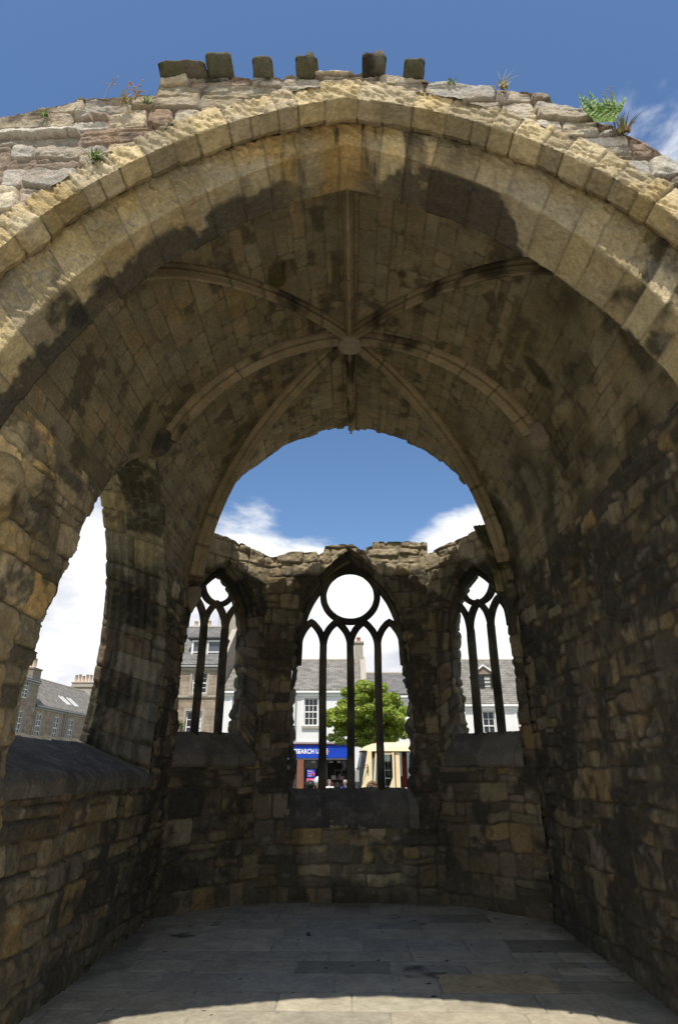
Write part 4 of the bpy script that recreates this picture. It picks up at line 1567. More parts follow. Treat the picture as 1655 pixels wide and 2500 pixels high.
def sash(parent, a, b, c, d, cols=3, rows=4, y=.10, frame=M_WHITEP, sill=True, surround=None, curtain=False, bar=.028, meet=True, sillmat=None, inside=None):
    """sash window filling the hole (a..b, c..d): frame and bars one mesh, pane and sill its children"""
    mb = MB()
    f = .055
    mb.box(a, a + f, y, y + .07, c, d).box(b - f, b, y, y + .07, c, d).box(a + f, b - f, y, y + .07, d - f, d).box(a + f, b - f, y, y + .07, c, c + f)
    for i in range(1, cols):
        x = a + f + (b - a - 2 * f) * i / cols
        mb.box(x - bar / 2, x + bar / 2, y + .012, y + .05, c + f, d - f)
    for j in range(1, rows):
        z = c + f + (d - c - 2 * f) * j / rows
        w = bar * (1.9 if meet and j == rows // 2 else 1)
        mb.box(a + f, b - f, y + .004 if w > bar else y + .016, y + .055, z - w / 2, z + w / 2)
    w_ = mb.build('window', frame, parent)
    mb = MB()
    mb.quad((a, y + .045, c), (b, y + .045, c), (b, y + .045, d), (a, y + .045, d))
    mb.build('pane', M_GLASS if inside is None else inside, w_)
    if curtain:
        mb = MB()
        n = 14
        for k in range(n):
            x0, x1 = b - (b - a) * .5 + (b - a) * .45 * k / n, b - (b - a) * .5 + (b - a) * .45 * (k + 1) / n
            mb.quad((x0, y + .043 - .006 * (k % 2), c + f), (x1, y + .043 - .006 * ((k + 1) % 2), c + f), (x1, y + .043 - .006 * ((k + 1) % 2), d - f), (x0, y + .043 - .006 * (k % 2), d - f))
        mb.build('curtain', M_CURT, w_)
    if sill:
        mb = MB()
        mb.box(a - .10, b + .10, -.09, y + .02, c - .15, c - .003, .012)
        mb.build('sill', sillmat or M_STONE_TRIM, w_)
    if surround:
        mb = MB()
        s = .13
        mb.box(a - s, a, -.02, .05, c - .003, d + s).box(b, b + s, -.02, .05, c - .003, d + s).box(a, b, -.022, .05, d, d + s)
        mb.build('window_surround', surround, w_)
    return w_


def house(label, name, loc, rz, L, z_eave, depth, ridge_h, wallmat, roofmat, wins, group='houses along the street', gables=(True, True), sidemat=None, gutter=M_IRON, over=.12,
          extra_holes=()):
    """local frame: x along the street front, y inwards, z up from the street"""
    h = empty(name, loc, rz, label, 'house', group)
    mb = MB()
    holes = [(a, b, c, d) for a, b, c, d, *_ in wins] + list(extra_holes)
    holes_wall(mb, 0, L, 0, z_eave, holes)
    mb.build('wall', wallmat, h)
    mb = MB()
    mb.quad((0, depth, 0), (0, depth, z_eave), (L, depth, z_eave), (L, depth, 0))
    mb.build('rear_wall', wallmat, h)
    for x in (0, L):
        mb = MB()
        poly = [(0, 0), (depth, 0), (depth, z_eave), (depth / 2, ridge_h), (0, z_eave)]
        mb.bm.faces.new([mb.bm.verts.new((x, p[0], p[1])) for p in poly])
        mb.build('gable_wall', sidemat or wallmat, h)
    mb = MB()
    sl = (ridge_h - z_eave) / (depth / 2)
    t = .10
    for sgn in (1, -1):
        y_e = -over if sgn > 0 else depth + over
        z_e = z_eave - over * sl
        sec = [(y_e, z_e + .02), (depth / 2, ridge_h + .02), (depth / 2, ridge_h + .02 + t), (y_e, z_e + .02 + t)]
        mb.prism(sec, 'x', -.03, L + .03)
    rf = mb.build('roof', roofmat, h)
    mb = MB()
    mb.tube([(-.03, depth / 2, ridge_h + t + .0), (L + .03, depth / 2, ridge_h + t + .0)], .09, 8)
    mb.build('ridge_tile', M_STONE_TRIM, rf)
    mb = MB()
    mb.box(-.02, L + .02, -.20, -.075, z_eave - .16, z_eave - .05, .03)
    mb.box(-.02, L + .02, -.07, -.003, z_eave - .30, z_eave - .17)
    mb.build('gutter', gutter, rf)
    for w in wins:
        sash(h, *w[:4], **(w[4] if len(w) > 4 else {}))
    return h, rf


def chimney(parent, x0, x1, y0, y1, z0, z1, pots, mat, potmat=M_POT, ph=.45, pr=.11, name='chimney'):
    mb = MB()
    mb.box(x0, x1, y0, y1, z0, z1)
    mb.box(x0 - .06, x1 + .06, y0 - .06, y1 + .06, z1 + .002, z1 + .13, .02)
    c = mb.build(name, mat, parent)
    along_x = (x1 - x0) > (y1 - y0)
    for k in range(pots):
        f = (k + .5) / pots
        px = x0 + (x1 - x0) * (f if along_x else .5)
        py = y0 + (y1 - y0) * (.5 if along_x else f)
        h_ = ph * (1 + .12 * math.sin(k * 2.3))
        mb = MB()
        mb.lathe([(pr * 1.12, 0), (pr * 1.05, .05), (pr * .92, .1), (pr * .88, h_ - .08), (pr * 1.02, h_ - .06), (pr * 1.02, h_), (pr * .75, h_), (pr * .7, h_ - .12)], (px, py, z1 + .12), 14)
        mb.build('chimney_pot', potmat, c, True)
    return c


def skew(parent, x, w, z_eave, ridge_h, depth, mat, putt=True):
    mb = MB()
    half_ = depth / 2
    sl = (ridge_h - z_eave) / half_
    sec = [(-.16, z_eave - .16 * sl + .10), (half_, ridge_h + .10), (half_, ridge_h + .30), (-.16, z_eave - .16 * sl + .30)]
    mb.prism(sec, 'x', x - w / 2, x + w / 2)
    if putt:
        mb.box(x - w / 2 - .01, x + w / 2 + .01, -.24, .02, z_eave - .42, z_eave + .06, .01)
    return mb.build('skew', mat, parent)


def downpipe(parent, x, z0, z1, mat=M_IRON):
    mb = MB()
    mb.tube([(x, -.10, z0), (x, -.10, z1 - .2), (x, -.14, z1)], .045, 8)
    for z in np.arange(z0 + .8, z1, 1.6):
        mb.tube([(x, -.10, z - .04), (x, -.10, z + .04)], .06, 8)
    return mb.build('downpipe', mat, parent)


ST = STREET
# A: brown stone tenement, left
a0 = -11.2
AL_ = 11.2 - 6.87
ww = dict(cols=2, rows=4, surround=M_STONE_TRIM, y=.12)
hA, rA = house('brown stone three-storey house with slated dormer roof, left of the white shop house', 'stone_house', (a0, 33, ST), 0, AL_, 6.72 - ST, 7.0, 9.42 - ST, M_ASHLAR, M_SLATE,
               [(-8.52 - a0, -7.72 - a0, 5.22 - ST, 6.32 - ST, ww), (-10.35 - a0, -9.55 - a0, 5.22 - ST, 6.32 - ST, ww), (-8.68 - a0, -7.84 - a0, 2.75 - ST, 4.32 - ST, dict(ww, curtain=True)),
                (-10.4 - a0, -9.6 - a0, 2.75 - ST, 4.32 - ST, ww), (-8.6 - a0, -7.7 - a0, .3 - ST, 1.9 - ST, ww)], sidemat=M_RUBBLE)
mb = MB()
mb.box(0, AL_ + .02, -.07, -.002, 5.00 - ST, 5.12 - ST, .01)
mb.box(0, AL_ + .02, -.10, -.002, 6.40 - ST, 6.53 - ST, .01)
mb.build('string_course', M_STONE_TRIM, hA)
chimney(hA, AL_ - .60, AL_ + .0, 2.9, 4.1, 8.0 - ST, 10.25 - ST, 0, M_STONE_TRIM)
chimney(hA, .9, 3.4, 4.7, 5.3, 7.8 - ST, 9.72 - ST, 3, M_STONE_TRIM, ph=.40, pr=.13)
skew(hA, AL_ - .13, .30, 6.72 - ST, 9.42 - ST, 7.0, M_STONE_TRIM, False)
# box dormer
dx0, dx1 = -8.95 - a0, -7.22 - a0
mb = MB()
mb.box(dx0, dx1, .85, 3.2, 7.10 - ST, 8.26 - ST)
dm = mb.build('dormer', M_SLATE, hA)
mb = MB()
mb.box(dx0 - .22, dx1 + .25, .62, 3.3, 8.262 - ST, 8.36 - ST, .02)
mb.build('dormer_roof', M_LEAD, dm)
mb = MB()
for a, b in ((dx0 + .02, dx0 + .90), (dx1 - .86, dx1 - .02)):
    mb.box(a, a + .11, .76, .848, 7.18 - ST, 8.2 - ST).box(b - .11, b, .76, .848, 7.18 - ST, 8.2 - ST).box(a + .11, b - .11, .76, .848, 8.1 - ST, 8.2 - ST).box(a + .11, b - .11, .76, .848, 7.18 - ST, 7.28 - ST)
    mb.box(a + .11, b - .11, .765, .848, 7.50 - ST, 7.56 - ST)
mb.box(dx0 - .1, dx1 + .1, .70, .86, 7.04 - ST, 7.16 - ST)
dw = mb.build('window', M_WHITEP, hA)
mb = MB()
mb.quad((dx0, .83, 7.2 - ST), (dx1, .83, 7.2 - ST), (dx1, .83, 8.2 - ST), (dx0, .83, 8.2 - ST))
mb.build('pane', glass_mat('dormer_glass', (.10, .11, .12), .08), dw)
# aerial on the ridge
mb = MB()
mb.tube([(0, 0, 0), (0, 0, .95)], .018, 6).tube([(-.05, 0, .85), (.75, 0, .62)], .012, 5).tube([(-.05, 0, .55), (.6, 0, .38)], .01, 5)
for k in range(5):
    mb.tube([(.1 + .14 * k, -.16, .80 - .04 * k), (.1 + .14 * k, .16, .80 - .04 * k)], .007, 4)
o = mb.build('aerial', M_IRON)
o.location = (-8.12, 36.5, 9.5)
tag(o, 'thin metal television aerial on the stone house roof', 'aerial')

# B: white shop house
b0, b1 = -6.85, .72
BL = b1 - b0
wb = dict(cols=3, rows=4, y=.09, surround=M_WHITEP)
SHX0, SHX1 = -2.42 - b0, -.16 - b0
hB, rB = house('white rendered house over a shop with blue sign', 'white_house', (b0, 33, ST), 0, BL, 5.36 - ST, 7.0, 7.40 - ST, M_RENDER, M_SLATE_B,
               [(-2.47 - b0, -1.74 - b0, 3.58 - ST, 4.97 - ST, wb), (-6.28 - b0, -5.5 - b0, 3.55 - ST, 5.05 - ST, wb), (-4.55 - b0, -3.8 - b0, 3.55 - ST, 5.0 - ST, wb),
                (-.45 - b0, .30 - b0, 3.55 - ST, 5.0 - ST, wb)], sidemat=M_RENDER, gutter=M_WHITEP, extra_holes=[(SHX0, SHX1, .45, 1.95 - ST), (-6.3 - b0, -3.0 - b0, .02, 1.95 - ST)])
downpipe(hB, -2.90 - b0, 2.8 - ST, 5.3 - ST)
chimney(hB, BL - .50, BL + .02, 3.1, 3.75, 6.3 - ST, 8.42 - ST, 1, M_STONE_TRIM, M_POT_R, .30, .13)
skew(hB, BL - .02, .30, 5.36 - ST, 7.40 - ST, 7.0, M_STONE_TRIM)
# shop front parts
M_BLUE = noise_mat('blue_fascia', (.010, .05, .42), (.014, .065, .50), 2, .35)
M_BROWN = noise_mat('brown_pilaster', (.20, .085, .045), (.25, .11, .06), 5, .5)
M_SHOPIN = noise_mat('shop_interior', (.05, .045, .04), (.10, .09, .08), 3, .9)
M_TXT = noise_mat('white_letter', (.82, .82, .82), (.86, .86, .86), 4, .4)
M_PINK = noise_mat('pink_card', (.75, .10, .25), (.80, .14, .30), 5, .5)
M_PALEP = noise_mat('pale_pink_card', (.78, .55, .60), (.82, .66, .68), 6, .6)
mb = MB()
mb.box(-6.6 - b0, SHX1 + .12, -.16, -.004, 2.02 - ST, 2.655 - ST, .012)
sg = mb.build('fascia_sign', M_BLUE, hB)
mb = MB()
mb.box(-6.7 - b0, SHX1 + .2, -.24, -.003, 2.66 - ST, 2.70 - ST, .008)
mb.build('cornice', noise_mat('maroon_trim', (.10, .02, .018), (.13, .03, .02), 5, .5), hB)
mb = MB()
mb.box(-6.7 - b0, SHX1 + .2, -.14, -.003, 2.705 - ST, 2.80 - ST, .008)
mb.box(-6.6 - b0, SHX1 + .12, -.10, -.003, 1.955 - ST, 2.015 - ST, .006)
mb.build('lintel', noise_mat('grey_trim', (.38, .36, .34), (.44, .42, .40), 5, .6), hB)


def text_mesh(body, size, x, y, z, mat, parent, name='lettering', extr=.012, sx=1.0, bold=.0, align='LEFT'):
    cu = bpy.data.curves.new(name, 'FONT')
    cu.body = body
    cu.size = size
    cu.extrude = extr
    cu.offset = bold
    cu.align_x = align
    ob = bpy.data.objects.new(name, cu)
    COL.objects.link(ob)
    dg = bpy.context.evaluated_depsgraph_get()
    me = bpy.data.meshes.new_from_object(ob.evaluated_get(dg))
    bpy.data.objects.remove(ob)
    me.transform(Matrix.Translation((x, y, z)) @ Matrix.Rotation(math.pi / 2, 4, 'X') @ Matrix.Diagonal((sx, 1, 1, 1)))
    me.materials.clear()
    return link(name, me, mat, parent)


text_mesh('RESEARCH UK', .295, -3.10 - b0, -.165, 2.237 - ST, M_TXT, sg, sx=.86, bold=.010)
# roundel of dots pointing right
mb = MB()
pk = MB()
lx, lz = -1.37 - b0, 2.325 - ST
for i in range(-3, 4):
    for j in range(-3, 4):
        if abs(i) + abs(j) > 3:
            continue
        px, pz = lx + (i - j) * .043 + .02, lz + (i + j) * .043
        r = .026
        ring_ = [(px + r * math.cos(a), pz + r * math.sin(a)) for a in np.linspace(0, 2 * math.pi, 12, endpoint=False)]
        (pk if (i - j) >= 6 or (i - j) == 5 and 0 else mb).prism(ring_, 'y', -.178, -.163)
        if (i - j) == 3 and (i + j) == 0:
            pass
pk.prism([(lx + .19, lz - .05), (lx + .27, lz), (lx + .19, lz + .05)], 'y', -.178, -.163)
mb.build('emblem', M_TXT, sg)
pk.build('emblem_tip', M_PINK, sg)
mb = MB()
mb.box(-2.745 - b0, SHX0, -.12, -.002, 0.0, 1.953 - ST, .01)
mb.build('pilaster', M_BROWN, hB)
mb = MB()
mb.box(SHX1, SHX1 + .10, -.09, -.002, 0.0, 1.953 - ST, .01)
mb.build('pilaster', M_DARKP, hB)
mb = MB()
mb.box(-3.0 - b0, -2.75 - b0, -.03, -.002, 0.0, 1.953 - ST)
mb.build('pilaster', M_DARKP, hB)
mb = MB()
for (xa, xb_) in ((SHX0, SHX1), (-6.3 - b0, -3.0 - b0)):
    za = .45 if xa == SHX0 else .02
    mb.quad((xa, .14, za), (xa, 2.6, za), (xa, 2.6, 1.95 - ST), (xa, .14, 1.95 - ST))
    mb.quad((xb_, .14, za), (xb_, .14, 1.95 - ST), (xb_, 2.6, 1.95 - ST), (xb_, 2.6, za))
    mb.quad((xa, 2.6, za), (xb_, 2.6, za), (xb_, 2.6, 1.95 - ST), (xa, 2.6, 1.95 - ST))
    mb.quad((xa, .14, 1.95 - ST), (xa, 2.6, 1.95 - ST), (xb_, 2.6, 1.95 - ST), (xb_, .14, 1.95 - ST))
    mb.quad((xa, .14, za), (xb_, .14, za), (xb_, 2.6, za), (xa, 2.6, za))
mb.build('shop_interior', M_SHOPIN, hB)
m, n, l, b = new_mat('shop_glass')
n.remove(b)
tr_, gl_, mx_, fr_ = n.new('ShaderNodeBsdfTransparent'), n.new('ShaderNodeBsdfGlossy'), n.new('ShaderNodeMixShader'), n.new('ShaderNodeFresnel')
gl_.inputs['Roughness'].default_value = .03
fr_.inputs['IOR'].default_value = 1.5
tr_.inputs['Color'].default_value = (.82, .85, .84, 1)
l.new(fr_.outputs[0], mx_.inputs[0])
l.new(tr_.outputs[0], mx_.inputs[1])
l.new(gl_.outputs[0], mx_.inputs[2])
l.new(mx_.outputs[0], n['Material Output'].inputs[0])
M_CLEAR = m
mb = MB()
for xa, xb_, za in ((SHX0, SHX1, .45), (-6.3 - b0, -3.0 - b0, .02)):
    mb.box(xa, xb_, .05, .10, za, za + .06)
    mb.box(xa, xb_, .05, .10, 1.90 - ST, 1.948 - ST)
    for x in (xa + .02, xb_ - .02, (xa + xb_) / 2 + .04):
        mb.box(x - .018, x + .018, .052, .098, za + .06, 1.90 - ST)
sf = mb.build('shop_window', M_DARKP, hB)
mb = MB()
mb.quad((SHX0, .08, .5), (SHX1, .08, .5), (SHX1, .08, 1.9 - ST), (SHX0, .08, 1.9 - ST))
mb.quad((-6.3 - b0, .08, .05), (-3.0 - b0, .08, .05), (-3.0 - b0, .08, 1.9 - ST), (-6.3 - b0, .08, 1.9 - ST))
mb.build('pane', M_CLEAR, sf)
# things in the shop window
YS = 33.0
G_L = 'square white sign panels under the shop ceiling'
for i, (x, lab) in enumerate(((-1.955, 'leftmost white square sign panel, above the blue poster'), (-1.045, 'middle white square sign panel, left of the last one'), (-.635, 'rightmost white square sign panel in the shop window'))):
    mb = MB()
    mb.box(-.10, .10, -.03, .03, -.055, .055, .01).tube([(0, 0, .055), (0, 0, .10)], .012, 6)
    o = mb.build('sign_panel', M_WHITEP)  # plain white hanging sign panels, they give no light
    o.location = (x, YS + .24, 1.85)
    tag(o, lab, 'lamp', G_L)


def poster(x0, x1, z0, z1, mat, lines, label, blob=None, tcol=M_TXT):
    p = empty('poster', ((x0 + x1) / 2, YS + .065, (z0 + z1) / 2), 0, label, 'poster', 'posters stuck on the shop window')
    w, h = (x1 - x0) / 2, (z1 - z0) / 2
    mb = MB()
    mb.box(-w, w, -.004, .004, -h, h)
    mb.build('sheet', mat, p)
    for t, sz, tx, tz in lines:
        text_mesh(t, sz, tx * w, -.0085, tz * h, tcol, p, 'lettering', .001)
    if blob:
        mb = MB()
        for cx_, cz_, r, a in blob:
            mb.prism([(cx_ * w + r * math.cos(k) * .7 * math.cos(a) - r * math.sin(k) * math.sin(a), cz_ * h + r * math.cos(k) * .7 * math.sin(a) + r * math.sin(k) * math.cos(a)) for k in np.linspace(0, 2 * math.pi, 14, endpoint=False)], 'y', -.0075, -.0045)
        mb.build('picture', M_PINK, p)
    return p


M_POSTB = noise_mat('poster_blue', (.03, .05, .40), (.04, .06, .46), 3, .5)
poster(-2.26, -1.85, 1.125, 1.485, M_POSTB, [('Books', .105, -.82, .42), ('are', .10, -.82, -.18), ('ours', .10, -.82, -.78)], 'blue poster with white words and a pink shape, stuck in the shop window', [(.22, -.2, .09, .5), (.58, -.2, .09, -.5)])
poster(-2.275, -1.855, .62, 1.075, M_PINK, [('donate', .10, -.2, .50)], 'pink poster directly below the blue poster in the shop window')
G_B = 'boxes and bags shown in the shop window'


def gift(loc, w, d, h, mat, label, panel):
    mb = MB()
    mb.box(-w / 2, w / 2, -d / 2, d / 2, 0, h, .008)
    o = mb.build('gift_box', mat)
    o.location = loc
    tag(o, label, 'box', G_B)
    mb = MB()
    mb.box(-w * .34, w * .34, -d / 2 - .004, -d / 2 - .0005, h * .25, h * .8)
    mb.build('box_panel', panel, o)


def bag(loc, w, h, mat, label, trim):
    mb = MB()
    ring = []
    for z, kx, ky in ((0, .85, .7), (h * .3, 1.05, 1.0), (h * .7, .95, .8), (h, .55, .35)):
        ring.append([mb.bm.verts.new((w / 2 * kx * math.copysign(abs(math.cos(a)) ** .6, math.cos(a)), .07 * ky * math.sin(a), z)) for a in np.linspace(0, 2 * math.pi, 14, endpoint=False)])
    for A, B in zip(ring, ring[1:]):
        for k in range(14):
            mb.bm.faces.new([A[k], A[(k + 1) % 14], B[(k + 1) % 14], B[k]])
    mb.bm.faces.new(ring[0])
    mb.bm.faces.new(ring[-1])
    o = mb.build('handbag', mat, None, True)
    o.location = loc
    tag(o, label, 'bag', G_B)
    mb = MB()
    mb.tube([(-w * .22, 0, h * .97), (-w * .18, 0, h * 1.25), (0, 0, h * 1.38), (w * .18, 0, h * 1.25), (w * .22, 0, h * .97)], .010, 6)
    mb.build('handle', trim, o)
    mb = MB()
    mb.sphere((0, -.07, h * .5), .03, 1, 0, (1, .4, 1))
    mb.build('clasp', trim, o)


M_MAUVE = noise_mat('mauve_cloth', (.25, .16, .30), (.32, .22, .36), 9, .8)
M_TAN = noise_mat('tan_cloth', (.42, .34, .20), (.50, .42, .28), 9, .8)
M_PINKC = noise_mat('pink_cloth', (.60, .25, .33), (.68, .36, .42), 9, .8)
gift((-.915, YS + .26, 1.015), .23, .12, .20, M_PALEP, 'pale pink box at the left end of the window shelf', M_TXT)
gift((-.47, YS + .26, 1.015), .16, .12, .15, M_PALEP, 'smaller pink box at the right end of the window shelf', M_PINK)
mb = MB()
mb.lathe([(.07, 0), (.085, .06), (.05, .14), (.06, .2), (.03, .25)], (0, 0, 0), 12)
o = mb.build('pink_ornament', M_PINKC, None, True)
o.location = (-.615, YS + .26, 1.015)
tag(o, 'rounded pink ornament between the two pink boxes', 'ornament')
mb = MB()
blades(mb, 22, .20, .10, .012)
o = mb.build('dried_flowers', M_STRAW)
o.location = (-.75, YS + .26, 1.01)
tag(o, 'bunch of yellow dried flowers beside the left pink box', 'flowers')
mb = MB()
mb.box(-1.15, -.3, YS + .15, YS + .42, .985, 1.010)
o = mb.build('display_shelf', M_DARKP)
tag(o, 'dark shelf carrying pink boxes in the shop window', 'shelf')
mb = MB()
for a, b_, c, d in ((-.87, -.84, 1.01, 1.47), (-.54, -.51, 1.01, 1.47), (-.84, -.54, 1.44, 1.47)):
    mb.box(a, b_, YS + .33, YS + .36, c, d)
o = mb.build('display_stand', M_IRON)
tag(o, 'thin grey display stand behind the pink boxes', 'stand')
bag((-.98, YS + .25, .66), .24, .24, M_PINKC, 'pink handbag at the left under the shelf', M_DARKP)
bag((-.70, YS + .25, .66), .25, .24, M_TAN, 'tan handbag in the middle under the shelf', M_DARKP)
bag((-.46, YS + .25, .66), .20, .23, M_MAUVE, 'mauve handbag at the right under the shelf', M_DARKP)
mb = MB()
mb.box(-2.38, -.2, YS + .12, YS + .5, .45 + ST, .655)
tag(mb.build('display_plinth', M_SHOPIN), 'low dark plinth behind the shop window glass', 'plinth')

# C: lower white house between
c0, c1 = .745, 5.45
hC, rC = house('low white house right of the shop, behind the leafy tree', 'white_house', (c0, 33.05, ST), 0, c1 - c0, 5.12 - ST, 7.0, 6.62 - ST, M_RENDER, M_SLATE,
               [(.7, 1.45, 3.5 - ST, 4.8 - ST, wb), (2.7, 3.45, 3.5 - ST, 4.8 - ST, wb), (.6, 1.6, .9, 2.5, wb), (2.8, 3.6, .9, 2.5, wb)], gutter=M_WHITEP)
# D: right-hand house with pedimented dormer
d0, d1 = 5.62, 13.6
wd_ = dict(cols=2, rows=4, y=.10, surround=M_WHITEP, frame=M_WHITEP)
hD, rD = house('white house with pedimented slate dormer, far right', 'white_house', (d0, 33, ST), 0, d1 - d0, 4.66 - ST, 7.0, 7.36 - ST, M_RENDER, M_SLATE_B,
               [(6.84 - d0, 7.48 - d0, 2.85 - ST, 4.30 - ST, wd_), (8.62 - d0, 9.30 - d0, 2.85 - ST, 4.30 - ST, dict(wd_, inside=M_BLIND)), (10.6 - d0, 11.3 - d0, 2.85 - ST, 4.3 - ST, wd_),
                (6.84 - d0, 7.6 - d0, .9, 2.5, wd_), (8.6 - d0, 9.4 - d0, .9, 2.5, wd_)], gutter=M_WHITEP)
downpipe(hD, .28, 0.2, 4.6 - ST, M_WHITEP)
skew(hD, .10, .22, 4.66 - ST, 7.36 - ST, 7.0, M_WHITEP)
dd0, dd1, dz0, dz1, dzp = 6.92 - d0, 7.68 - d0, 5.30 - ST, 6.30 - ST, 6.72 - ST
mb = MB()
mb.prism([(dd0 - .14, dz0), (dd1 + .14, dz0), (dd1 + .14, dz1), (dd0 - .14, dz1)], 'y', .98, 3.3)
dm = mb.build('dormer', M_DARKP, hD)
mb = MB()
xm = (dd0 + dd1) / 2
mb.prism([(dd0 - .16, dz1 + .002), (dd1 + .16, dz1 + .002), (xm, dzp)], 'y', .95, 3.4)
mb.build('pediment', noise_mat('brown_boards', (.24, .18, .13), (.30, .23, .17), 8, .8), dm)
mb = MB()
for s_ in (-1, 1):
    e_ = xm + s_ * ((dd1 - dd0) / 2 + .24)
    mb.prism([(e_, dz1 - .02), (xm, dzp + .02), (xm, dzp + .12), (e_, dz1 + .07)], 'y', .86, 3.5)
mb.build('bargeboard', M_WHITEP, dm)
w_ = sash(hD, dd0, dd1, dz0 + .05, dz1 - .06, cols=2, rows=4, y=.93, frame=M_DARKP, sill=False, curtain=True)
mb = MB()
mb.box(dd0 - .2, dd1 + .2, .86, 1.0, dz0 - .09, dz0 - .01, .01)
mb.build('sill', M_WHITEP, w_)

# E: stone row in the side street (front faces +x)
wr_ = dict(cols=2, rows=4, y=.02, surround=M_STONE_TRIM, bar=.035)
e_y0 = 47.9
hE, rE = house('long two-storey brown stone row with skylights in the side street', 'stone_house', (-24.3, e_y0, ST), math.pi / 2, 64.5 - e_y0, 6.05 - ST, 7.0, 8.75 - ST, M_ASHLAR, M_SLATE_B,
               [(y - e_y0, y + .85 - e_y0, 3.70 - ST, 5.40 - ST, wr_) for y in (48.35, 51.35, 54.15, 57.6, 60.6)] + [(y - e_y0, y + .85 - e_y0, .4 - ST, 2.2 - ST, wr_) for y in (48.35, 51.35, 54.15, 57.6, 60.6)])
downpipe(hE, 53.05 - e_y0, 0, 6.0 - ST)
downpipe(hE, 53.45 - e_y0, 0, 6.0 - ST)
skew(hE, 64.5 - e_y0, .35, 6.05 - ST, 8.75 - ST, 7.0, M_STONE_TRIM)
slE = (8.75 - 6.05) / 3.5
for yk in (54.45, 56.1):
    mb = MB()
    u = yk - e_y0
    za, zb_ = 6.50 - ST, 7.2 - ST
    ya, yb_ = (za - (6.05 - ST)) / slE, (zb_ - (6.05 - ST)) / slE
    sec = [(ya, za + .14), (yb_, zb_ + .14), (yb_, zb_ + .24), (ya, za + .24)]
    mb.prism(sec, 'x', u, u + .09).prism(sec, 'x', u + .61, u + .70)
    mb.prism([(ya - .05, za + .10), (ya, za + .14), (ya, za + .25), (ya - .05, za + .21)], 'x', u, u + .70)
    sk = mb.build('skylight', M_WHITEP, rE)
    mb = MB()
    mb.quad((u + .09, ya, za + .17), (u + .61, ya, za + .17), (u + .61, yb_, zb_ + .17), (u + .09, yb_, zb_ + .17))
    mb.build('pane', glass_mat('skylight_glass', (.25, .26, .27), .1), sk)
hE2, rE2 = house('taller dark stone house at the near end of the row', 'stone_house', (-24.3, 38.0, ST), math.pi / 2, 9.85, 7.75 - ST, 7.0, 10.2 - ST, M_ASHLAR, M_SLATE,
                 [(45.5 - 38, 46.3 - 38, 6.35 - ST, 7.55 - ST, dict(wr_, sill=False)), (45.4 - 38, 46.2 - 38, 3.7 - ST, 5.4 - ST, wr_), (41.8 - 38, 42.6 - 38, 3.7 - ST, 5.4 - ST, wr_)], sidemat=M_RUBBLE)
chimney(hE2, 8.55, 9.83, .02, .95, 5.0 - ST, 8.55 - ST, 2, M_RUBBLE, M_POT, .75, .15)
# F: gabled house with a broad stack far behind the row
hF, rF = house('distant house with a broad chimney stack of seven pots', 'stone_house', (-34.5, 70.6, ST), 0, 9, 7.6 - ST, 8.0, 9.6 - ST, M_ASHLAR, M_SLATE, [(2, 3, 3, 5, wr_), (5, 6, 3, 5, wr_)])
ck = chimney(hF, 2.6, 5.55, -.5, .5, 6.0, 10.45 - ST, 7, M_STONE_TRIM, M_POT, .85, .17)
mb = MB()
mb.box(2.45, 5.7, -.62, .62, 10.0 - ST, 10.12 - ST, .02)
mb.box(2.3, 5.85, -.56, .56, 7.0, 9.7 - ST)
mb.build('stack_base', M_STONE_TRIM, ck)

# climbing shrub against the tenement, lower left


def leaf_cloud(n, fn, size, seed, tone=1.0):
    """many small leaf quads placed by fn(rng, n) -> points, outward direction"""
    r = np.random.default_rng(seed)
    P, D = fn(r, n)
    a = r.normal(size=(n, 3)) * .6 + D * .8 + np.array((0, 0, .35))
    a /= np.linalg.norm(a, axis=1, keepdims=True)
    t = np.cross(a, r.normal(size=(n, 3)))
    t /= np.linalg.norm(t, axis=1, keepdims=True)
    b = np.cross(a, t)
    s = size * r.uniform(.6, 1.2, (n, 1))
    V = np.stack([P - t * s, P + b * s * .62, P + t * s, P - b * s * .62], 1).reshape(-1, 3)
    Q = np.arange(n * 4).reshape(n, 4)
    g = r.random(n)
    hue = fbm(P * 1.4, 2, seed)
    c = np.array((.06, .10, .012))[None] * (1 - g[:, None]) + np.array((.15, .185, .022))[None] * g[:, None]
    c = c * (.8 + .5 * hue[:, None]) * tone
    fl = r.random(n) > .90
    c[fl] = np.array((.28, .25, .07)) * tone
    return V, Q, np.repeat(c, 4, 0)


m, n, l, b = new_mat('leaves')
at = n.new('ShaderNodeAttribute')
at.attribute_name = 'Col'
l.new(at.outputs['Color'], b.inputs['Base Color'])
b.inputs['Roughness'].default_value = .55
b.inputs['Specular IOR Level'].default_value = .3
tl = n.new('ShaderNodeBsdfTranslucent')
l.new(at.outputs['Color'], tl.inputs['Color'])
ms = n.new('ShaderNodeMixShader')
ms.inputs[0].default_value = .3
l.new(b.outputs[0], ms.inputs[1])
l.new(tl.outputs[0], ms.inputs[2])
l.new(ms.outputs[0], n['Material Output'].inputs[0])
M_LEAF = m
M_BARK = noise_mat('bark', (.07, .055, .04), (.13, .11, .085), 9, .95, .5, 30)


def clumps(centers, radii, squash=.8, shell=.55):
    C_, R2 = np.array(centers), np.array(radii)

    def fn(r, n):
        k = r.choice(len(C_), n, p=R2 ** 2 / (R2 ** 2).sum())
        d = r.normal(size=(n, 3))
        d /= np.linalg.norm(d, axis=1, keepdims=True)
        rad = R2[k] * (shell + (1 - shell) * r.random(n) ** .6)
        return C_[k] + d * rad[:, None] * np.array((1, 1, squash)), d
    return fn


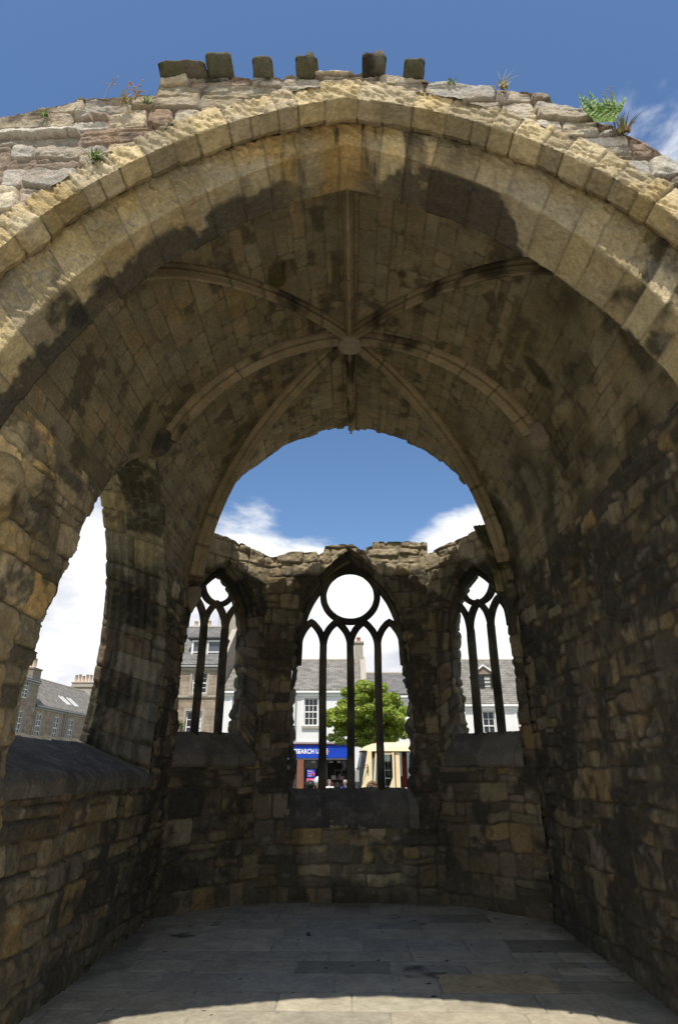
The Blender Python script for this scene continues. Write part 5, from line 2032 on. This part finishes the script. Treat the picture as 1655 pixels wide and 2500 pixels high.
sh = empty('climbing_shrub', (-9.25, 32.75, ST), 0, 'green climbing shrub against the lower left of the stone house', 'shrub')
V, Q, c = leaf_cloud(2600, clumps([(0, 0, z) for z in (.8, 1.5, 2.3, 3.0, 3.6, 4.1)] + [(.5, 0, 3.5), (-.6, 0, 3.6), (.45, 0, 4.3), (-.5, .0, 2.4)], [.5, .5, .55, .5, .42, .3, .32, .4, .22, .5], 1, .3), .07, 61)
raw_mesh('foliage', V, Q, c, M_LEAF, sh, False)
mb = MB()
mb.tube([(0, 0, 0), (.05, 0, 1.5), (-.05, 0, 3.0), (.03, 0, 4.0)], .05, 6, .015)
mb.build('stem', M_BARK, sh)

# the street tree in front of the shop
tree = empty('broadleaf_tree', (.70, 27.0, ST), 0, 'round-crowned leafy green tree in front of the white houses', 'tree')
mb = MB()
mb.tube([(0, 0, -.2), (.03, 0, .9), (-.03, .03, 1.9), (.04, 0, 3.2)], .15, 10, .10)
rt = random.Random(3)
for k in range(9):
    a = k * 2.4
    e = Vector((math.cos(a) * rt.uniform(.8, 1.5), math.sin(a) * rt.uniform(.8, 1.5), rt.uniform(3.6, 5.4)))
    mb.tube([(0, 0, 2.6 + .05 * k), e * .5 + Vector((0, 0, 1.6)), e], .06, 6, .012)
mb.build('trunk', M_BARK, tree, True)
cen, rad = [], []
rc = np.random.default_rng(17)
for k in range(95):
    d = rc.normal(size=3)
    d /= np.linalg.norm(d)
    q = rc.random() ** .33
    x, y, z = d * q * np.array((1.70, 1.6, 1.12))
    z = z - .10 * (x * x)
    cen.append((x + .05, y, z + 4.58))
    rad.append(rc.uniform(.24, .44))
for x, z, r in ((-1.5, 2.75, .26), (-1.15, 2.6, .25), (-.75, 2.55, .27), (-.35, 2.55, .3), (.0, 2.45, .35), (.1, 2.1, .26), (.5, 2.6, .34), (1.0, 2.75, .34), (1.5, 2.85, .3), (-1.72, 3.3, .3), (1.8, 3.3, .26), (-1.1, 3.0, .36), (-.6, 2.95, .38), (-.1, 2.9, .4), (.45, 3.0, .4), (.95, 3.1, .38), (1.35, 3.2, .36), (-1.4, 3.4, .36), (0.2, 2.65, .3)):
    cen.append((x, rc.uniform(-.5, .3), z + .62))
    rad.append(r)
V, Q, c = leaf_cloud(52000, clumps(cen, rad, .62, .62), .062, 62, 2.2)
raw_mesh('crown', V, Q, c, M_LEAF, tree, False)

# ------------------------------------------------------------------ cream bus
M_CREAM = noise_mat('cream_paint', (.78, .62, .36), (.82, .67, .42), 1.5, .35, spec=.5)
M_RUB = noise_mat('rubber', (.02, .02, .02), (.035, .035, .033), 9, .8)
M_REDC = noise_mat('red_curtain', (.25, .03, .02), (.32, .05, .035), 7, .9)
BX0, BY0, BY1, BTOP = .22, 21.0, 23.2, 2.36
bus = empty('bus', (BX0, BY0, ST), 0, 'cream bus with a sloping windscreen, facing left in the street', 'bus')
Hb = BTOP - ST
Wb = BY1 - BY0


def bus_x(z):     # nose profile: x of the front at height z (local)
    return float(np.interp(z, [.35, 1.0, 1.55, 1.7, 2.70, 2.80, 2.90, Hb - .0], [-.16, -.18, -.16, -.14, .06, .12, .26, .62]))


# side as a shell with a door window and cabin openings cut out, roof and nose swept across
zs_ = [.35, .9, 1.3, 1.62, 1.9, 2.2, 2.5, 2.70, 2.78, 2.86, Hb - .04, Hb]


def yo(z):        # tumblehome / roof rounding of the side
    return float(np.interp(z, [.35, 1.5, 2.72, 2.86, Hb - .04, Hb], [.0, .0, .05, .10, .22, .42]))


LB = 6.4
mb = MB()
bm_ = mb.bm
wins = [(.33, .40), ]
xs_nodes = [None, .44, 1.16, 1.34, 2.5, 2.65, 3.8, 3.95, 5.1, 5.25, LB]
WZ = (1.62, 2.66)


def side_pt(x, z, sgn):
    return (x, yo(z) if sgn < 0 else Wb - yo(z), z)


for sgn in (-1, 1):
    for z0_, z1_ in zip(zs_[:-1], zs_[1:]):
        for i in range(len(xs_nodes) - 1):
            xa0 = bus_x(z0_) + .22 if i == 0 else xs_nodes[i]
            xa1 = bus_x(z1_) + .22 if i == 0 else xs_nodes[i]
            xb0 = xb1 = xs_nodes[i + 1]
            if i == 0:
                xb0 = max(xb0, xa0 + .02)
                xb1 = max(xb1, xa1 + .02)
            if i == 1:
                xa0 = max(xs_nodes[1], bus_x(z0_) + .24)
                xa1 = max(xs_nodes[1], bus_x(z1_) + .24)
            zm = (z0_ + z1_) / 2
            if i in (1, 3, 5, 7) and (1.62 if i > 1 else 1.3) < zm < WZ[1] + .02:
                continue
            mb.quad(side_pt(xa0, z0_, sgn), side_pt(xb0, z0_, sgn), side_pt(xb1, z1_, sgn), side_pt(xa1, z1_, sgn))
# roof
mb.quad((bus_x(Hb) + .22, yo(Hb), Hb), (LB, yo(Hb), Hb), (LB, Wb - yo(Hb), Hb), (bus_x(Hb) + .22, Wb - yo(Hb), Hb))
mb.quad((LB, 0, .35), (LB, Wb, .35), (LB, Wb - .1, 2.86), (LB, .1, 2.86))


def nose(z, k, n=10):     # rounded plan of the front
    f = k / n
    a = (f - .5) * 2
    xx = bus_x(z) + .22 * abs(a) ** 3.2
    return (xx, yo(z) + (Wb - 2 * yo(z)) * f, z)


for z0_, z1_ in zip(zs_[:-1], zs_[1:]):
    if 1.3 < (z0_ + z1_) / 2 < 2.70:
        continue
    for k in range(10):
        mb.quad(nose(z0_, k), nose(z0_, k + 1), nose(z1_, k + 1), nose(z1_, k))
bmesh.ops.remove_doubles(bm_, verts=bm_.verts[:], dist=.002)
body = mb.build('body', M_CREAM, bus)
m, n, l, b = new_mat('tinted_glass')
n.remove(b)
tr_, gl_, mx_, fr_ = n.new('ShaderNodeBsdfTransparent'), n.new('ShaderNodeBsdfGlossy'), n.new('ShaderNodeMixShader'), n.new('ShaderNodeFresnel')
gl_.inputs['Roughness'].default_value = .03
fr_.inputs['IOR'].default_value = 1.5
tr_.inputs['Color'].default_value = (.42, .46, .45, 1)
l.new(fr_.outputs[0], mx_.inputs[0])
l.new(tr_.outputs[0], mx_.inputs[1])
l.new(gl_.outputs[0], mx_.inputs[2])
l.new(mx_.outputs[0], n['Material Output'].inputs[0])
M_BUSGL = m
M_WS = new_mat('bus_glass')[0]
M_WS.node_tree.nodes['Principled BSDF'].inputs['Base Color'].default_value = (.03, .045, .05, 1)
M_WS.node_tree.nodes['Principled BSDF'].inputs['Roughness'].default_value = .04
mb = MB()
for z0_, z1_ in zip(zs_[:-1], zs_[1:]):
    if not 1.3 < (z0_ + z1_) / 2 < 2.70:
        continue
    for k in range(10):
        mb.quad(*[(p[0] + .012, p[1], p[2]) for p in (nose(z0_, k), nose(z0_, k + 1), nose(z1_, k + 1), nose(z1_, k))])
bmesh.ops.remove_doubles(mb.bm, verts=mb.bm.verts[:], dist=.002)
mb.build('windscreen', M_WS, bus, True)
mb = MB()
for k in range(10):
    mb.tube([nose(2.70, k), nose(2.70, k + 1)], .022, 6, caps=False)
for k in (0, 10):
    mb.tube([nose(z, k) for z in (1.3, 1.62, 1.9, 2.2, 2.5, 2.70)], .022, 6)
mb.build('windscreen_seal', M_RUB, bus)
# side glazing sits 2.5 cm inside the skin, first the door
for i, (xa, xb_, zb_) in enumerate(((.44, 1.16, 1.3), (1.34, 2.5, 1.62), (2.65, 3.8, 1.62), (3.95, 5.1, 1.62))):
    for sgn in (-1, 1):
        mb = MB()
        yo_ = .03
        pts = [(xa + .0, yo(zb_) + yo_, zb_), (xb_, yo(zb_) + yo_, zb_), (xb_, yo(2.66) + yo_, 2.72), (xa, yo(2.66) + yo_, 2.72)]
        if sgn > 0:
            pts = [(x, Wb - y, z) for x, y, z in pts]
        mb.quad(*pts)
        mb.build('side_window', M_BUSGL, bus)
# door with its own frame, hinge lines and slanted lower corner
mb = MB()
fw = .05
y_ = -.008
mb.prism([(.44, 1.30), (.50, 1.30), (.60, 2.60), (.55, 2.60)], 'y', y_, .045)
mb.prism([(1.10, 1.30), (1.16, 1.30), (1.16, 2.66), (1.10, 2.66)], 'y', y_, .045)
mb.prism([(.55, 2.60), (1.10, 2.60), (1.10, 2.66), (.55, 2.66)], 'y', y_ + .03, .06)
mb.prism([(.86, 1.30), (1.10, 1.30), (1.10, 1.92)], 'y', y_ + .01, .045)
mb.prism([(.44, .45), (1.16, .45), (1.16, 1.30), (.44, 1.30)], 'y', y_, .02)
dr = mb.build('door', M_CREAM, bus)
mb = MB()
mb.prism([(1.17, .45), (1.20, .45), (1.20, 2.70), (1.17, 2.70)], 'y', -.006, .03)
mb.prism([(.42, .45), (.44, .45), (.555, 2.66), (.535, 2.66)], 'y', -.006, .03)
mb.prism([(.50, 2.675), (1.34, 2.675), (1.34, 2.70), (.50, 2.70)], 'y', -.004, .08)
mb.build('door_seal', noise_mat('brown_seal', (.10, .05, .02), (.14, .07, .03), 6, .7), dr)
mb = MB()
mb.box(1.02, 1.10, -.045, -.005, 1.10, 1.14, .008)
mb.build('handle', M_IRON, dr)
# interior: seats, floor, driver's rail, red curtain
mb = MB()
mb.box(.5, LB - .1, .10, Wb - .10, .75, .80)
for sx_ in (.95, 1.75, 2.6, 3.45, 4.3, 5.1):
    for sy_ in (.15, Wb - .95):
        mb.box(sx_, sx_ + .45, sy_, sy_ + .8, .81, 1.25, .05).box(sx_ + .36, sx_ + .5, sy_, sy_ + .8, 1.2, 1.95, .05)
mb.build('seats', noise_mat('dark_seat', (.03, .032, .04), (.06, .06, .07), 8, .9), bus)
mb = MB()
for k in range(8):
    x0_, x1_ = 1.42 + .02 * k, 1.42 + .02 * (k + 1)
    mb.quad((x0_, .12 + .02 * (k % 2), 1.62), (x1_, .12 + .02 * ((k + 1) % 2), 1.62), (x1_, .14 + .02 * ((k + 1) % 2), 2.66), (x0_, .14 + .02 * (k % 2), 2.66))
mb.build('curtain', M_REDC, bus)
mb = MB()
for wx in (1.95, 5.0):
    pass
for wx in (1.95, 5.0):
    for wy in (.02, Wb - .28):
        mb2 = MB()
        ring_ = [(wx + .44 * math.cos(a), .44 + .44 * math.sin(a)) for a in np.linspace(0, 2 * math.pi, 26, endpoint=False)]
        mb2.prism(ring_, 'y', wy - .04, wy + .24)
        wh = mb2.build('wheel', M_RUB, bus)
        mb2 = MB()
        ring_ = [(wx + .24 * math.cos(a), .44 + .24 * math.sin(a)) for a in np.linspace(0, 2 * math.pi, 20, endpoint=False)]
        mb2.prism(ring_, 'y', wy - .055, wy + .255)
        mb2.build('rim', M_IRON, wh)
mb.bm.free()
# mirror on a braced arm
mb = MB()
mb.box(-.135, .02, -.36, -.32, 1.79, 2.13, .012)
mr = mb.build('mirror', M_IRON, bus)
mb = MB()
mb.tube([(.32, -.01, 2.30), (.10, -.25, 2.23), (-.14, -.36, 2.15)], .010, 6).tube([(.30, -.01, 2.20), (.05, -.28, 2.19), (-.06, -.35, 2.13)], .008, 6)
mb.build('mirror_arm', M_DARKP, mr)
mb = MB()
mb.box(.285, .325, -.035, -.004, 2.05, 2.26, .008)
mb.build('mirror_bracket', M_DARKP, mr)

# ------------------------------------------------------------------ people in the street
M_SKIN = noise_mat('skin', (.50, .30, .22), (.56, .35, .26), 6, .6)


def skin_obj(name, verts, edges, radii, mat, parent, sub=2):
    me = bpy.data.meshes.new(name)
    me.from_pydata(verts, edges, [])
    ob = bpy.data.objects.new(name, me)
    COL.objects.link(ob)
    md = ob.modifiers.new('skin', 'SKIN')
    for i, sv in enumerate(me.skin_vertices[0].data):
        r = radii[i]
        sv.radius = r if isinstance(r, tuple) else (r, r)
        sv.use_root = (i == 0)
    ob.modifiers.new('sub', 'SUBSURF').levels = sub
    dg = bpy.context.evaluated_depsgraph_get()
    m2 = bpy.data.meshes.new_from_object(ob.evaluated_get(dg))
    bpy.data.objects.remove(ob)
    m2.materials.clear()
    m2.polygons.foreach_set('use_smooth', [True] * len(m2.polygons))
    return link(name, m2, mat, parent)


def person(loc, h, rz, label, hair, top, legs, hairstyle='short'):
    p = empty('person', loc, rz, label, 'person', 'people passing on the street')
    k = h / 1.72
    V, E, Rr = [], [], []

    def add(x, y, z, r, par=None):
        V.append((x * k, y * k, z * k))
        Rr.append(tuple(q * k for q in r) if isinstance(r, tuple) else r * k)
        if par is not None:
            E.append((par, len(V) - 1))
        return len(V) - 1
    pel = add(0, 0, .92, (.145, .10))
    wa = add(0, .0, 1.10, (.125, .09), pel)
    ch = add(0, .0, 1.30, (.155, .105), wa)
    nk0 = add(0, .01, 1.43, .07, ch)
    nk = add(0, 0, 1.49, .052, nk0)
    j0 = add(0, -.02, 1.545, (.062, .072), nk)
    hd = add(0, -.01, 1.625, (.076, .095), j0)
    add(0, .0, 1.685, (.06, .075), hd)
    arms = []
    for s in (-1, 1):
        sh_ = add(.17 * s, 0, 1.38, .058, ch)
        el = add(.23 * s, .02, 1.10, .042, sh_)
        wr = add(.235 * s, -.06, .86, .027, el)
        pm = add(.235 * s, -.085, .79, (.018, .036), wr)
        for q, (dy, L) in enumerate(((-.03, .075), (-.01, .085), (.01, .08), (.028, .065))):
            f1 = add(.235 * s, -.09 + dy, .745, .0095, pm)
            add(.225 * s, -.10 + dy, .745 - L, .0085, f1)
        t1 = add(.22 * s, -.125, .79, .011, wr)
        add(.21 * s, -.135, .75, .009, t1)
        arms.append((sh_, el, wr))
    for s in (-1, 1):
        hp = add(.085 * s, 0, .84, .092, pel)
        kn = add(.095 * s, -.01, .48, .058, hp)
        an = add(.10 * s, .015, .09, .04, kn)
        add(.10 * s, -.12, .035, .035, an)
    b_ = skin_obj('body', V, E, Rr, M_SKIN, p)
    # face: nose and ears as one small mesh
    mb = MB()
    mb.sphere((0, -.112 * k, 1.60 * k), .016 * k, 1, 0, (.8, 1, 1.3)).sphere((-.08 * k, 0, 1.605 * k), .022 * k, 1, 0, (.4, .8, 1.3)).sphere((.08 * k, 0, 1.605 * k), .022 * k, 1, 0, (.4, .8, 1.3))
    mb.build('face', M_SKIN, b_, True)
    mb = MB()
    for s in (-1, 1):
        mb.sphere((.031 * s * k, -.098 * k, 1.628 * k), .010 * k, 1)
    mb.build('eyes', M_DARKP, b_, True)
    # clothes follow the same joints, a little thicker
    def cloth(name, ids, mat, gro):
        mp = {v: i for i, v in enumerate(ids)}
        ed = [(mp[a], mp[c]) for a, c in E if a in mp and c in mp]
        skin_obj(name, [V[i] for i in ids], ed, [tuple(q + gro * k for q in Rr[i]) if isinstance(Rr[i], tuple) else Rr[i] + gro * k for i in ids], mat, p)
    cloth('shirt', [pel, wa, ch, nk0] + [i for a in arms for i in a[:2]], top, .016)
    lg = [pel] + [i for i in range(len(V)) if V[i][2] < .85 * k and abs(V[i][0]) < .12 * k and V[i][2] > .05 * k]
    cloth('trousers', lg, legs, .018)
    mb = MB()
    if hairstyle == 'curly':
        r5 = random.Random(9)
        for _ in range(120):
            a, e = r5.uniform(0, 6.28), r5.uniform(-.5, 1.5)
            mb.sphere((math.cos(a) * math.cos(e) * .105 * k, (.02 + math.sin(a) * math.cos(e) * .11) * k, (1.64 + math.sin(e) * .09) * k), r5.uniform(.018, .032) * k, 1)
    else:
        mb.sphere((0, .022 * k, 1.652 * k), .100 * k, 3, .03, (.93, 1.05, .88))
        if hairstyle == 'long':
            mb.sphere((0, .06 * k, 1.53 * k), .09 * k, 2, .03, (.95, .6, 1.4))
    mb.build('hair' if hairstyle != 'cap' else 'cap', hair, p, True)
    return p


M_BLACKH = noise_mat('black_hair', (.012, .010, .009), (.022, .018, .015), 30, .5)
M_BROWNH = noise_mat('brown_curls', (.10, .055, .03), (.20, .12, .07), 20, .7)
M_GREYH = noise_mat('grey_hair', (.30, .28, .26), (.38, .36, .34), 20, .8)
M_DENIM = noise_mat('denim', (.04, .05, .09), (.06, .08, .13), 20, .9)
M_WHITEC = noise_mat('white_cloth', (.70, .68, .66), (.76, .74, .72), 9, .9)
M_BLUEC = noise_mat('blue_cloth', (.05, .09, .32), (.07, .12, .40), 9, .9)
M_REDCL = noise_mat('red_cloth', (.60, .06, .08), (.68, .10, .12), 9, .9)


def gz(y):
    t = min(1, max(0, (y - 11.5) / 4.0))
    t = t * t * (3 - 2 * t)
    return STREET - .054 + .57 * (1 - t)


person((-.845, 13.5, gz(13.5)), 1.335 - gz(13.5), math.pi, 'person with black hair in front of the pink poster, seen from behind', M_BLACKH, M_DENIM, M_DENIM)
person((-.70, 14.2, gz(14.2)), 1.395 - gz(14.2), math.pi * .9, 'person in a white cap walking beside the black-haired person', M_WHITEC, M_WHITEC, M_DENIM, 'cap')
person((.44, 14.0, gz(14.0)), 1.30 - gz(14.0), math.pi, 'person with curly brown hair in front of the bus', M_BROWNH, M_REDCL, M_DENIM, 'curly')
person((-1.0, 29.6, STREET), 1.70, .4, 'dark-haired person in white in front of the shop window', M_BROWNH, M_WHITEC, M_DENIM)
person((-.30, 29.6, STREET), 1.68, -.3, 'grey-haired person in a blue shirt in front of the shop window', M_GREYH, M_BLUEC, M_DENIM)
person((.16, 30.2, STREET), 1.60, 1.2, 'person in a red top on the pavement behind the bus mirror', M_GREYH, M_REDCL, M_DENIM)
